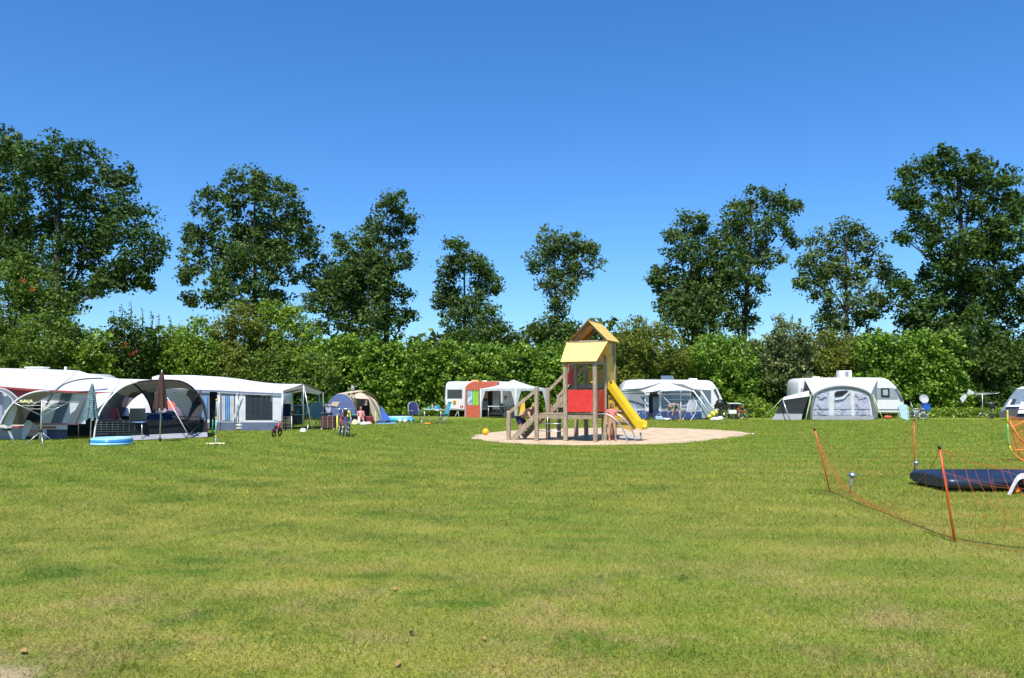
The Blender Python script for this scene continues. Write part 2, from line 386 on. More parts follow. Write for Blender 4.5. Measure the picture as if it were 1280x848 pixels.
for k in range(rings-1): F += [(1+k*n+i, 1+(k+1)*n+i, 1+(k+1)*n+(i+1) % n, 1+k*n+(i+1) % n) for i in range(n)]
sm_.add(V, F, True); tag(sm_.build('sand_pit', sand), kind='structure')
cos = []
for args in ((620000, 4.2, 46, .016, .042, .0015, .0032),):
    co, D, X = blades(*args); k = ~in_sand(X+RNG.normal(size=len(X))*.18, D+RNG.normal(size=len(X))*.32)
    k &= ((X+3.1)**2+(D-4.45)**2 > .45*RNG.random(len(X)))
    cos.append(co[k])
co = np.concatenate([c.reshape(-1, 3) for c in cos])
tag(np_mesh('grass', co, 3, lawn_mat('grass blades', True), RNG.random(len(co)//3)**1.3), kind='stuff')
# fallen leaves on the lawn: each a thing
leafm = mat('dry leaf', (.42, .24, .08), .7, var=.4)
leafd = mat('dark dry leaf', (.05, .03, .015), .8)
def leaf_mesh():
    q = LB(); 
    for s_ in (-1, 1):
        q.poly([(-.05, 0, .004), (-.02, s_*.022, .014), (.02, s_*.024, .016), (.055, 0, .006)])
    q.tube([(.05, 0, .006), (.08, .004, .004)], .0012, 4); return q
LV = [(520, 678, 0, 'curled tan dry leaf on the grass, uppermost of the leaves right of centre left field'), ]
lps = [(521, 677), (511, 698), (1033, 768), (1128, 834), (1246, 712), (1242, 803), (1208, 801), (1138, 833), (58, 818), (234, 628), (1196, 711)]
lps = [(520, 678, 'tan', 'small tan dry leaf alone on open grass below the sand pit left edge'), (494, 739, 'tan', 'tan dry leaf low on the lawn, nearest the photo centre line'),
       (605, 802, 'tan', 'orange brown dry leaf on the near lawn between two worn patches'), (498, 834, 'tan', 'larger pale dry leaf at the bottom of the lawn left of centre'),
       (29, 818, 'tan', 'brown dry leaf beside the bare earth in the lower left corner'), (514, 795, 'dark', 'dark shrivelled leaf on the near lawn left of centre'),
       (855, 724, 'dark', 'dark crumpled leaf in the middle of the right half of the lawn'), (750, 722, 'tan', 'small brown leaf on the lawn left of the dark crumpled leaf')]
l0 = None
for i, (a, b_, k, lab) in enumerate(lps):
    p = G(a, b_); o = leaf_mesh().build('fallen_leaf', leafm if k == 'tan' else leafd)
    o.location = (p.x, p.y, .018); o.rotation_euler = (random.uniform(-.3, .3), random.uniform(-.3, .3), random.uniform(0, 6)); s_ = random.uniform(.5, .8); o.scale = (s_,)*3
    tag(o, lab, 'leaf', 'dry leaves fallen on the lawn')
# ---------------------------------------------------------------- foliage
def leaf_mat(name, c, c2, gloss=.45, spec=.35, trans=.3):
    m = bpy.data.materials.new(name); m.use_nodes = True; nt = m.node_tree; N = nt.nodes; L = nt.links
    b = N['Principled BSDF']; b.inputs['Roughness'].default_value = gloss; b.inputs['Specular IOR Level'].default_value = spec
    at = N.new('ShaderNodeAttribute'); at.attribute_name = 'rnd'
    r = N.new('ShaderNodeValToRGB'); e = r.color_ramp.elements
    e[0].color = tuple(x*.62 for x in c)+(1,); e[1].color = c2+(1,); k = e.new(.55); k.color = c+(1,)
    L.new(at.outputs['Fac'], r.inputs['Fac']); L.new(r.outputs['Color'], b.inputs['Base Color'])
    t = N.new('ShaderNodeBsdfTranslucent'); L.new(r.outputs['Color'], t.inputs['Color']); mx = N.new('ShaderNodeMixShader'); mx.inputs[0].default_value = trans
    L.new(b.outputs[0], mx.inputs[1]); L.new(t.outputs[0], mx.inputs[2]); L.new(mx.outputs[0], N['Material Output'].inputs['Surface'])
    return m
LM = {'oak': leaf_mat('oak leaves', (0.051, 0.105, 0.014), (0.126, 0.215, 0.031), .6, .3), 'ash': leaf_mat('ash leaves', (0.071, 0.130, 0.023), (0.171, 0.255, 0.049), .6, .3),
      'pop': leaf_mat('poplar leaves', (0.099, 0.160, 0.033), (0.223, 0.296, 0.071), .6, .3), 'laurel': leaf_mat('hornbeam leaves', (0.135, 0.256, 0.019), (0.401, 0.579, 0.065), .5, .4),
      'olive': leaf_mat('olive shrub leaves', (0.162, 0.198, 0.023), (0.327, 0.350, 0.054), .6, .3), 'bright': leaf_mat('bright shrub leaves', (0.169, 0.275, 0.020), (0.401, 0.551, 0.065), .55, .35),
      'silver': leaf_mat('silvery willow leaves', (0.162, 0.205, 0.067), (0.416, 0.444, 0.185), .55, .35), 'dark': leaf_mat('dark shrub leaves', (0.057, 0.112, 0.014), (0.142, 0.222, 0.031), .6, .3),
      'mid': leaf_mat('mid green leaves', (0.114, 0.192, 0.019), (0.268, 0.370, 0.046), .55, .35)}
def leaves(clumps, per, size, flat=.0, aspect=.62):
    """clumps: (n,4) xyz r -> quads"""
    n = len(clumps)*per; C = np.repeat(clumps, per, 0)
    d = RNG.normal(size=(n, 3)); d /= np.linalg.norm(d, axis=1, keepdims=True); rr = RNG.random(n)**.45
    P = C[:, :3]+d*(C[:, 3]*rr)[:, None]*np.array([1, 1, .75])
    nr = RNG.normal(size=(n, 3))+d*.6+np.array([0, 0, .7+flat]); nr /= np.linalg.norm(nr, axis=1, keepdims=True)
    t = RNG.normal(size=(n, 3)); t -= nr*(t*nr).sum(1, keepdims=True); t /= np.linalg.norm(t, axis=1, keepdims=True); b = np.cross(nr, t)
    s = (size*(.45+1.15*RNG.random(n)))[:, None]/2
    A = P-t*s; B = P+b*s*aspect-t*s*.1; Cc = P+t*s; Dd = P-b*s*aspect-t*s*.1
    co = np.stack([A, B, Cc, Dd], 1).reshape(-1, 3)
    co[:, 2] = np.maximum(co[:, 2], .02)
    return co
DK = 2.0
def crown_clumps(lobes, dens, cr, depthk=1.0, jitter=.12, shell=.55):
    out = []
    for (c, r) in lobes:
        n = max(5, int(dens*DK*r*r))
        d = RNG.normal(size=(n, 3)); d /= np.linalg.norm(d, axis=1, keepdims=True)
        rr = shell+(1-shell)*RNG.random(n)**.6; rr[: n//4] = RNG.random(n//4)
        P = np.array(c)+d*(r*rr)[:, None]*np.array([1, depthk, 1])
        out.append(np.concatenate([P, (cr*(.55+.9*RNG.random(n)))[:, None]], 1))
    return np.concatenate(out)
def px_lobes(L, D, spread=1.0):
    o = []
    for i, (x, y, r) in enumerate(L):
        rm = r*D/FP; dd = random.uniform(-.7, .7)*spread*rm*1.2
        p = W(x, y, D+dd); o.append(((p.x, p.y, max(p.z, .25*rm)), rm*(1+dd/D)))
    return o
def fringe(lobes, k, f=(.28, .5)):
    o = list(lobes)
    for (c, r) in lobes:
        for _ in range(k):
            d = Vector(RNG.normal(size=3)).normalized(); q = random.uniform(*f)
            p = Vector(c)+d*r*(1.02); o.append((tuple(p), r*q))
    return o
def tree(kind, label, cat, L, D, trunk, m, leaf=.26, dens=11, per=30, cr=.62, r0=.28, group=None, spread=1.0, lean=0, fr=2, berries=None, sprouts=None, shell=.55, twig=True):
    lob = px_lobes(L, D, spread); bx, by = trunk; b = W(bx, HOR, D); b.z = 0
    t = thing(kind, label, cat, b, group=group)
    cl = crown_clumps(fringe(lob, fr), dens, cr, shell=shell)
    cl = cl[cl[:, 2] > .15]
    co = leaves(cl, int(per*1.15), leaf*.9)
    co -= np.array([b.x, b.y, 0])
    # clump-wise tone: neighbouring leaves share part of it
    n = len(co)//4; rn = np.clip(np.repeat(RNG.random(len(cl)), int(per*1.15))*.45+RNG.random(n)*.6-.02, 0, 1)
    np_mesh('crown', co, 4, m, rn, t)
    tb = MB(); top = W(by[0], by[1], D)
    pts = [b+Vector((0, 0, 0))]+[b.lerp(top, q)+Vector((random.uniform(-.12, .12), random.uniform(-.12, .12), 0)) for q in (.25, .5, .75)]+[top]
    pts = smoothp(pts, 1); n = len(pts); tb.tube(pts, [r0*(1.15 if i == 0 else 1-.85*i/(n-1)) for i in range(n)], 8)
    tb.build('trunk', bark, t)
    if twig:
        for (c, r) in lob:
            c = Vector(c)
            if c.z < .70*top.z and abs(c.x-b.x) > 2: continue
            hh = max(.3, min(.92, (c.z-r*.9)/max(top.z, .1)*.8)); k = min(n-1, int(hh*(n-1))); s_ = pts[k]
            mid = s_.lerp(c, .5)+Vector((random.uniform(-.3, .3), random.uniform(-.3, .3), -.10*(c-s_).length+.2))
            rr = r0*(1-.8*hh)*.36; lb = MB(); P = smoothp([s_, mid, c, c+(c-mid).normalized()*r*.6], 1); lb.tube(P, [rr*(1-.85*i/(len(P)-1)) for i in range(len(P))], 5)
            for _ in range(5):
                d = Vector(RNG.normal(size=3)).normalized(); d.z = abs(d.z)*.8; e = c+d*r*.95; st_ = mid.lerp(c, random.random())
                lb.tube([st_, st_.lerp(e, .5)+Vector((0, 0, .1*r)), e], [rr*.4, rr*.25, .012], 4)
            lb.build('limb', bark, t)
    if sprouts:
        for (x, y, y2) in sprouts:
            sb = MB(); a = W(x, y, D); e = W(x+random.uniform(-2, 2), y2, D); sb.tube([a, a.lerp(e, .5)+Vector((.05, 0, 0)), e], [.03, .02, .01], 4); sb.build('sprout', bark, t)
        cs = []
        for (x, y, y2) in sprouts:
            for q in range(9):
                p = W(x, y+(y2-y)*q/9, D); cs.append((p.x+random.uniform(-.05, .05), p.y, p.z, .12))
        co = leaves(np.array(cs), 4, leaf*.7); co -= np.array([b.x, b.y, 0]); np_mesh('sprout_leaves', co, 4, m, RNG.random(len(co)//4), t)
    if berries:
        bb = MB(); rb = mat('orange red berries', (.55, .08, .02), .4)
        for (x, y) in berries:
            c = W(x, y, D-berries_off)
            for _ in range(14): bb.ball(c+Vector((random.gauss(0, .10), random.gauss(0, .1), random.gauss(0, .06))), .03, 6)
        tag(bb.build('berries', rb, t), kind='stuff')
    return t
berries_off = .9
GT = 'tall trees standing beyond the hedge'; GS = 'shrubs in the green belt behind the pitches'
tree('broadleaf_tree', 'largest tree at the left, a broad dark green crown hanging over the shrubs', 'tree', [(70,200,36),(105,218,40),(60,245,48),(135,262,42),(95,290,45),(165,292,34),(192,312,20),(100,332,42),(158,330,26),(60,345,38),(92,372,20),(182,352,9),(45,205,26),(150,215,14),(30,300,30),(150,352,15),(172,340,14),(120,358,16),(134,345,14)], 56, (68, (75, 230)), LM['oak'], leaf=.27, dens=5.2, r0=.42, group=GT)
tree('broadleaf_tree', 'dark tree cut off by the left edge, upper part beside the largest crown', 'tree', [(5,185,26),(-8,230,40),(2,280,36),(12,320,24),(-15,300,40)], 58, (-10, (-8, 210)), LM['oak'], leaf=.30, dens=8, r0=.35, group=GT)
tree('broadleaf_tree', 'airy wide tree with a flat left limb, second big tree from the left', 'tree', [(322,225,18),(300,238,26),(345,252,32),(257,258,17),(372,285,24),(300,290,42),(250,315,26),(236,345,16),(350,325,34),(330,302,34),(285,350,26),(384,312,13),(310,355,38),(270,372,12),(240,372,8),(340,380,24)], 62, (318, (318, 250)), LM['ash'], leaf=.28, dens=7, r0=.33, group=GT)
tree('broadleaf_tree', 'lopsided tree leaning right, rising over the middle of the left hedge', 'tree', [(492,262,20),(507,283,13),(472,297,26),(497,320,20),(440,318,26),(405,342,24),(450,355,34),(488,372,22),(418,390,30),(470,402,30),(504,398,10),(445,412,22),(432,352,26),(466,336,24),(415,365,24),(478,350,20)], 62, (480, (488, 275)), LM['ash'], leaf=.27, dens=9, r0=.3, group=GT)
tree('broadleaf_tree', 'small narrow dark tree with a knobbly outline, left of the playground tower', 'tree', [(572,312,14),(590,328,17),(558,342,16),(602,350,16),(619,358,9),(562,378,19),(590,388,22),(611,402,17),(576,408,22),(556,368,12),(605,336,9)], 64, (583, (580, 320)), LM['ash'], leaf=.25, dens=11, r0=.22, group=GT)
tree('broadleaf_tree', 'open fan shaped tree with thin spreading limbs right above the yellow roofs', 'tree', [(688,298,19),(717,305,16),(745,323,12),(672,322,15),(703,330,22),(723,345,12),(690,357,17),(700,380,13),(688,404,13),(712,362,9),(735,310,10)], 64, (693, (693, 300)), LM['pop'], leaf=.24, dens=9, r0=.2, group=GT, spread=.7)
tree('broadleaf_tree', 'dense rounded dark tree just right of the playground roofs', 'tree', [(862,284,16),(845,308,19),(833,345,18),(870,318,24),(885,350,26),(858,375,26),(848,402,24),(890,395,26),(822,350,6),(902,342,22),(878,370,26),(872,405,24),(850,360,22),(878,282,12),(830,385,13)], 62, (868, (865, 290)), LM['ash'], leaf=.26, dens=9, r0=.3, group=GT)
tree('broadleaf_tree', 'tall tree with a gap under its right side, middle of the right tree group', 'tree', [(945,250,18),(980,262,15),(922,272,18),(910,300,24),(957,288,22),(918,340,26),(962,322,14),(985,298,11),(912,380,26),(950,352,9),(928,402,16),(936,312,20),(968,245,12)], 62, (925, (940, 255)), LM['ash'], leaf=.26, dens=8, r0=.32, group=GT)
tree('broadleaf_tree', 'ragged two headed tree with bare twigs between its halves, left of the tallest tree', 'tree', [(1057,285,14),(1030,300,16),(1013,328,16),(1076,303,18),(1045,330,20),(1090,335,18),(1028,362,14),(1075,372,20),(1110,343,13),(1100,385,14),(1048,392,20),(1060,350,18),(1038,408,18),(1032,340,15),(1080,402,14),(1000,352,7)], 62, (1060, (1058, 292)), LM['pop'], leaf=.25, dens=7.5, r0=.26, group=GT)
tree('broadleaf_tree', 'tallest tree filling the right edge, a towering dark green crown', 'tree', [(1178,205,22),(1150,212,18),(1215,213,22),(1133,240,17),(1253,230,22),(1198,248,32),(1160,272,26),(1240,275,32),(1277,255,20),(1188,308,34),(1232,338,36),(1180,358,34),(1150,380,28),(1268,340,16),(1257,398,34),(1208,418,36),(1162,425,30),(1128,360,14),(1275,450,35),(1225,460,34),(1125,295,7),(1258,300,24),(1232,300,22),(1275,372,26),(1185,400,28),(1215,375,26),(1140,405,20)], 58, (1205, (1200, 220)), LM['oak'], leaf=.28, dens=8, r0=.45, group=GT)
# small trees low between the big ones
tree('young_tree', 'low grey green young tree behind the hedge at the foot of the fan shaped tree', 'tree', [(668,414,12),(690,415,14),(712,412,13),(655,424,9)], 63, (690, (690, 408)), LM['ash'], leaf=.24, dens=14, r0=.12, group=GS)
tree('young_tree', 'low dark young tree behind the hedge at the foot of the narrow knobbly tree', 'tree', [(622,418,12),(600,424,14),(578,426,14),(634,426,8)], 62, (600, (600, 412)), LM['dark'], leaf=.24, dens=14, r0=.12, group=GS)
# shrub belt
hx = list(range(-60, 405, 22))
tree('hedge', 'dark leafy undergrowth behind the left awnings, below the mixed shrubs', 'hedge', [(x, 462, 22) for x in hx]+[(x+8, 487, 22) for x in hx]+[(x, 508, 20) for x in hx], 46.5, (180, (180, 470)), LM['mid'], leaf=.19, dens=13, per=22, cr=.42, r0=.08, spread=.4, twig=False)
fw = []
for x in range(-300, 1620, 26):
    c = W(x, 470, 84); r = random.uniform(2.4, 3.6); h = random.uniform(4.2, 5.6)+(1 if 500 < x < 800 else 0)
    fw += [((c.x, 84+random.uniform(-2, 2), h), r*.8), ((c.x+1, 83, h-2.6), r), ((c.x, 83, 1.6), r)]
cl = crown_clumps(fw, 2.2, 1.0)
co = leaves(cl, 14, .75)
tag(np_mesh('distant_wood', co, 4, LM['ash'], RNG.random(len(co)//4)), kind='stuff')
tree('shrub', 'big round olive green shrub at the left edge below the largest tree', 'shrub', [(15,350,24),(48,362,28),(20,395,38),(72,395,24),(50,425,36),(5,435,38),(88,428,18),(28,335,13),(30,455,24),(75,452,20)], 43, (40, (40, 370)), LM['mid'], leaf=.17, dens=26, per=26, cr=.42, r0=.16, group=GS, berries=[(30, 352), (40, 362)], twig=False)
tree('shrub', 'rowan shrub with red berries and thin upright sprouts, left of the white roofs', 'shrub', [(160,412,17),(142,432,20),(180,425,16),(172,452,24),(145,455,20),(160,470,20)], 45, (160, (160, 415)), LM['dark'], leaf=.16, dens=28, per=26, cr=.38, r0=.10, group=GS, berries=[(153, 432), (158, 436), (163, 442), (170, 440), (157, 430), (149, 428)], sprouts=[(140, 405, 388), (152, 402, 380), (163, 400, 376), (178, 408, 384), (190, 412, 388), (197, 415, 392), (212, 418, 395)], twig=False)
tree('shrub', 'fresh green shrub between the round olive shrub and the rowan', 'shrub', [(105,440,17),(120,425,14),(115,455,20),(100,462,20),(128,462,17)], 43, (112, (112, 435)), LM['bright'], leaf=.17, dens=26, per=26, cr=.38, r0=.08, group=GS, twig=False)
tree('shrub', 'bright green bushy shrub right of the rowan above the brown parasol', 'shrub', [(222,425,22),(202,445,22),(245,418,18),(250,445,26),(215,462,24),(240,470,20)], 46, (225, (225, 430)), LM['bright'], leaf=.17, dens=24, per=26, cr=.4, r0=.1, group=GS, twig=False)
tree('shrub', 'tall grey green shrub above the blue and white awning roof', 'shrub', [(290,402,24),(275,425,22),(305,432,28),(290,455,28),(330,458,26),(265,455,20)], 47, (290, (290, 410)), LM['olive'], leaf=.17, dens=22, per=26, cr=.42, r0=.12, group=GS, twig=False)
tree('shrub', 'tall light green shrub with whitish top shoots, left of the long dark hedge', 'shrub', [(345,392,20),(365,400,18),(335,412,26),(362,430,28),(385,418,16),(352,460,28),(385,450,20),(375,475,24)], 48, (352, (350, 400)), LM['bright'], leaf=.17, dens=22, per=26, cr=.42, r0=.12, group=GS, sprouts=[(345, 385, 374), (358, 388, 377), (372, 395, 384)], twig=False)
hx = list(range(395, 700, 19))
tree('hedge', 'long broad leaved green hedge running behind the tunnel tent and the old caravan', 'hedge', [(x, 446+4*math.sin(x), 20) for x in hx]+[(x+8, 472, 22) for x in hx]+[(x, 500, 22) for x in hx]+[(x+9, 516, 14) for x in hx], 54, (550, (550, 440)), LM['laurel'], leaf=.24, dens=15, per=20, cr=.42, r0=.08, spread=.5, twig=False)
tree('shrub', 'yellow olive shrub directly right of the playground tower, below the rounded tree', 'shrub', [(790,422,26),(772,438,20),(812,415,18),(800,452,26),(832,438,24),(775,468,24),(815,478,24),(840,468,22)], 56, (800, (800, 425)), LM['olive'], leaf=.19, dens=14, per=26, cr=.45, r0=.1, group=GS, twig=False)
tree('shrub', 'mid green shrub hidden behind the playground tower', 'shrub', [(740,445,22),(718,440,20),(760,462,22),(730,475,24),(705,470,20),(745,500,24),(712,505,20)], 55, (735, (735, 440)), LM['mid'], leaf=.20, dens=14, per=26, cr=.45, r0=.1, group=GS, twig=False)
tree('shrub', 'bright leaved shrub above the right half of the awning with the solar panel', 'shrub', [(880,440,24),(862,455,20),(905,435,20),(888,468,26),(925,452,24),(915,480,26),(865,485,24),(940,478,20)], 57, (890, (890, 440)), LM['laurel'], leaf=.20, dens=15, per=26, cr=.45, r0=.1, group=GS, twig=False)
tree('shrub', 'silvery green willow shrub with upswept branches, between the two right caravans', 'shrub', [(978,420,20),(1002,424,18),(962,440,18),(988,448,26),(1010,448,18),(968,470,24),(998,478,22)], 57, (985, (985, 425)), LM['silver'], leaf=.20, dens=14, per=26, cr=.45, r0=.1, group=GS, sprouts=[(975, 405, 394), (990, 405, 393), (1000, 406, 397)], twig=False)
tree('shrub', 'olive shrub behind the white roof box of the right caravan', 'shrub', [(1040,435,22),(1022,450,18),(1062,438,20),(1045,462,24),(1070,460,20),(1025,480,22),(1060,486,22)], 57, (1045, (1045, 440)), LM['olive'], leaf=.19, dens=14, per=26, cr=.45, r0=.1, group=GS, twig=False)
tree('hedge', 'dark dense hedge between the silvery willow and the awning with the solar panel, low down', 'hedge', [(x, 498, 20) for x in range(700, 1110, 18)]+[(x, 515, 12) for x in range(700, 1110, 14)]+[(x, 478, 20) for x in range(900, 1080, 18)], 57.5, (950, (950, 490)), LM['dark'], leaf=.20, dens=12, per=22, cr=.45, r0=.08, spread=.4, twig=False)
hx = list(range(1085, 1190, 17))
tree('hedge', 'glossy bright leaved hedge beside and behind the right caravan nose', 'hedge', [(x, 432+5*math.sin(x*2), 18) for x in hx]+[(x+8, 458, 21) for x in hx]+[(x, 485, 22) for x in hx]+[(x+6, 505, 18) for x in hx], 54, (1130, (1130, 440)), LM['laurel'], leaf=.23, dens=16, per=20, cr=.42, r0=.08, spread=.5, twig=False)
hx = list(range(1195, 1310, 18))
tree('hedge', 'dark shaded undergrowth below the tallest tree behind the open rotary dryer', 'hedge', [(x, 455, 22) for x in hx]+[(x+6, 482, 22) for x in hx]+[(x, 505, 20) for x in hx], 54.5, (1240, (1240, 460)), LM['dark'], leaf=.22, dens=13, per=20, cr=.42, r0=.08, spread=.4, twig=False)
tree('shrub', 'small light green bush on the grass left of the grey side tent', 'shrub', [(942,505,11),(930,508,9),(955,508,10),(945,515,9)], 50.5, (942, (942, 505)), LM['bright'], leaf=.13, dens=60, per=22, cr=.28, r0=.03, group=GS, twig=False)
tag(np_mesh('weeds', leaves(np.concatenate([np.stack([RNG.uniform(-22, 0, 500)+0, RNG.uniform(52.6, 53.6, 500), RNG.uniform(.1, .5, 500), np.full(500, .22)], 1), np.stack([RNG.uniform(12, 34, 900), RNG.uniform(48.8, 51.0, 900)+.6, RNG.uniform(.05, .55, 900), np.full(900, .25)], 1), np.stack([RNG.uniform(-24, -12, 500), RNG.uniform(40.5, 42, 500), RNG.uniform(.1, .6, 500), np.full(500, .25)], 1)]), 18, .13), 4, LM['bright'], RNG.random(1900*18)), kind='stuff')
# ---------------------------------------------------------------- shared objects
def person(label, loc, rz, J, shirt=None, shorts=None, hair=hair_d, sk=skin, scale=1.0, face=None, extra=None, long_hair=False, trousers=False, category='person'):
    """J: joints in local metres (front = -y)."""
    t = thing('person', label, category, loc, rz)
    J = {k: Vector(v)*scale for k, v in J.items()}; s = scale
    def skinmesh(name, verts, edges, m, parent, root=0, lv=1, join=None, mats=None):
        me = bpy.data.meshes.new(name); me.from_pydata([tuple(v[0]) for v in verts], edges, []); o = bpy.data.objects.new(name, me); COL.objects.link(o)
        md = o.modifiers.new('s', 'SKIN'); md.use_smooth_shade = True
        for i, v in enumerate(verts):
            r = v[1]*s; o.data.skin_vertices[0].data[i].radius = (r, r) if not isinstance(v[1], tuple) else (v[1][0]*s, v[1][1]*s); o.data.skin_vertices[0].data[i].use_root = i == root
        sd_ = o.modifiers.new('d', 'SUBSURF'); sd_.levels = lv
        dg = bpy.context.evaluated_depsgraph_get(); e = o.evaluated_get(dg); me2 = bpy.data.meshes.new_from_object(e)
        bpy.data.objects.remove(o); q = LB()
        q.v = [tuple(v.co) for v in me2.vertices]; q.f = [list(p.vertices) for p in me2.polygons]; q.mi = [0]*len(q.f); q.sm = [True]*len(q.f)
        if join: join(q)
        return q.build(name, mats or m, parent)
    V = []; E = []
    def v(p, r): V.append((p, r)); return len(V)-1
    def e(a, b): E.append((a, b)); return b
    pv = v(J['pelvis'], .125); ch = v(J['chest'], .135); e(pv, v(J['pelvis'].lerp(J['chest'], .5), .115)); e(len(V)-1, ch)
    nk = v(J['neck'], .055); e(ch, nk); hd0 = v(J['head']-(J['head']-J['neck']).normalized()*.07*s, .060); e(nk, hd0)
    for side in ('l', 'r'):
        sh = v(J['sh_'+side], .062); e(ch, sh); el = e(sh, v(J['el_'+side], .042)); wr = e(el, v(J['wr_'+side], .028))
        d = (J['wr_'+side]-J['el_'+side]).normalized(); pm = e(wr, v(J['wr_'+side]+d*.06*s, .030)); o1 = d.orthogonal().normalized(); 
        hp = v(J['hip_'+side], .095); e(pv, hp); kn = e(hp, v(J['kn_'+side], .060)); cf = e(kn, v(J['kn_'+side].lerp(J['an_'+side], .35), .056)); an = e(cf, v(J['an_'+side], .038))
        to = J.get('to_'+side, J['an_'+side]+Vector((0, -.17*s, -.05*s))); e(an, v(to, .036))
    H = J['head']; up = (H-J['neck']).normalized(); fw = Vector(face or (0, -1, 0)).normalized(); fw = (fw-up*fw.dot(up)*.6).normalized(); rt = fw.cross(up).normalized(); up2 = rt.cross(fw).normalized()
    M = Matrix((rt, -fw, up2)).transposed()
    def join(q):
        q.mat(0); q.ball(H, (.075*s, .095*s, .115*s), 14, M)
        q.ball(H+fw*.095*s-up2*.01*s, (.014*s, .02*s, .026*s), 8, M)
        for k in (-1, 1): q.ball(H+rt*k*.078*s, (.012*s, .022*s, .032*s), 8, M)
        q.mat(1)
        for k in (-1, 1): q.ball(H+fw*.085*s+rt*k*.032*s+up2*.012*s, (.011*s, .006*s, .007*s), 6, M)
        q.mat(2); q.ball(H+fw*.088*s-up2*.05*s, (.025*s, .007*s, .008*s), 6, M)
        q.mat(0)
        for side in ('l', 'r'):
            w = J['wr_'+side]; d = (w-J['el_'+side]).normalized(); o1 = d.cross(Vector((0, 0, 1)));
            o1 = o1.normalized() if o1.length > .2 else Vector((1, 0, 0)); dn = d.cross(o1)
            for k, L in enumerate((.062, .075, .080, .070)):
                b = w+d*.075*s+o1*(k-1.5)*.020*s; m_ = b+d*L*.5*s-dn*.006*s; q.tube([w+d*.04*s+o1*(k-1.5)*.014*s, b, m_, m_+d*L*.45*s-dn*.02*s], [.010*s, .009*s, .0085*s, .006*s], 6)
            q.tube([w+d*.03*s-o1*.02*s, w+d*.055*s-o1*.045*s, w+d*.09*s-o1*.052*s], [.011*s, .010*s, .007*s], 6)
    skinmesh('body', V, E, None, t, 0, 1, join, [sk, hair_d, mat('lips', (.4, .12, .10), .5)])
    hb = LB(); Mh = M.copy()
    def hf(u, w_):
        th = math.pi*.62*w_; a = 2*math.pi*u; q = Vector((math.sin(th)*math.cos(a)*.086, math.sin(th)*math.sin(a)*.104, math.cos(th)*.126))
        if q.y < -.05 and q.z < .045: q.z = .045+(q.z-.045)*.1; q.y = max(q.y, -.088)
        return H+M @ (q*s)
    hb.grid(hf, 18, 8)
    if long_hair: hb.tube([H-fw*.08*s, H-fw*.12*s-up2*.12*s, H-fw*.11*s-up2*.26*s], [.07*s, .06*s, .02*s], 8)
    hb.build('hair', hair, t)
    if shirt:
        V = []; E = []; pv = v(J['pelvis']+Vector((0, 0, .0)), .148); mdp = e(pv, v(J['pelvis'].lerp(J['chest'], .5), .137)); ch = e(mdp, v(J['chest'], .155)); nk = e(ch, v(J['neck']-(J['neck']-J['chest'])*.2, .075))
        for side in ('l', 'r'):
            sh = v(J['sh_'+side], .080); e(ch, sh); e(sh, v(J['sh_'+side].lerp(J['el_'+side], .65), .064))
        skinmesh('shirt', V, E, shirt, t)
    if shorts:
        V = []; E = []; pv = v(J['pelvis']+(J['chest']-J['pelvis'])*.15, .140)
        for side in ('l', 'r'):
            hp = v(J['hip_'+side], .112); e(pv, hp); a, b = J['hip_'+side], J['kn_'+side]
            if trousers: k_ = e(hp, v(b, .075)); e(k_, v(b.lerp(J['an_'+side], .9), .055))
            else: e(hp, v(a.lerp(b, .75), .092))
        skinmesh('shorts' if not trousers else 'trousers', V, E, shorts, t)
    if extra: extra(t, J, H, M)
    return t
def sit(seat=.45, lean=.12):
    z = seat+.10
    return dict(pelvis=(0, .0, z), chest=(0, lean, z+.38), neck=(0, lean+.01, z+.56), head=(0, lean-.02, z+.70), sh_l=(.19, lean, z+.47), sh_r=(-.19, lean, z+.47), el_l=(.24, lean-.08, z+.2), el_r=(-.24, lean-.08, z+.2),
                wr_l=(.16, lean-.30, z+.13), wr_r=(-.16, lean-.30, z+.13), hip_l=(.1, 0, z), hip_r=(-.1, 0, z), kn_l=(.12, -.42, z+.02), kn_r=(-.12, -.42, z+.02), an_l=(.12, -.45, .08), an_r=(-.12, -.47, .08), to_l=(.13, -.62, .04), to_r=(-.13, -.64, .04))
def stand():
    return dict(pelvis=(0, 0, .95), chest=(0, .0, 1.3), neck=(0, .01, 1.50), head=(0, -.02, 1.66), sh_l=(.2, 0, 1.42), sh_r=(-.2, 0, 1.42), el_l=(.27, .02, 1.14), el_r=(-.27, .02, 1.14), wr_l=(.28, -.08, .9), wr_r=(-.28, -.08, .9),
                hip_l=(.1, 0, .92), hip_r=(-.1, 0, .92), kn_l=(.12, -.02, .5), kn_r=(-.12, -.02, .5), an_l=(.13, .02, .07), an_r=(-.13, .02, .07))
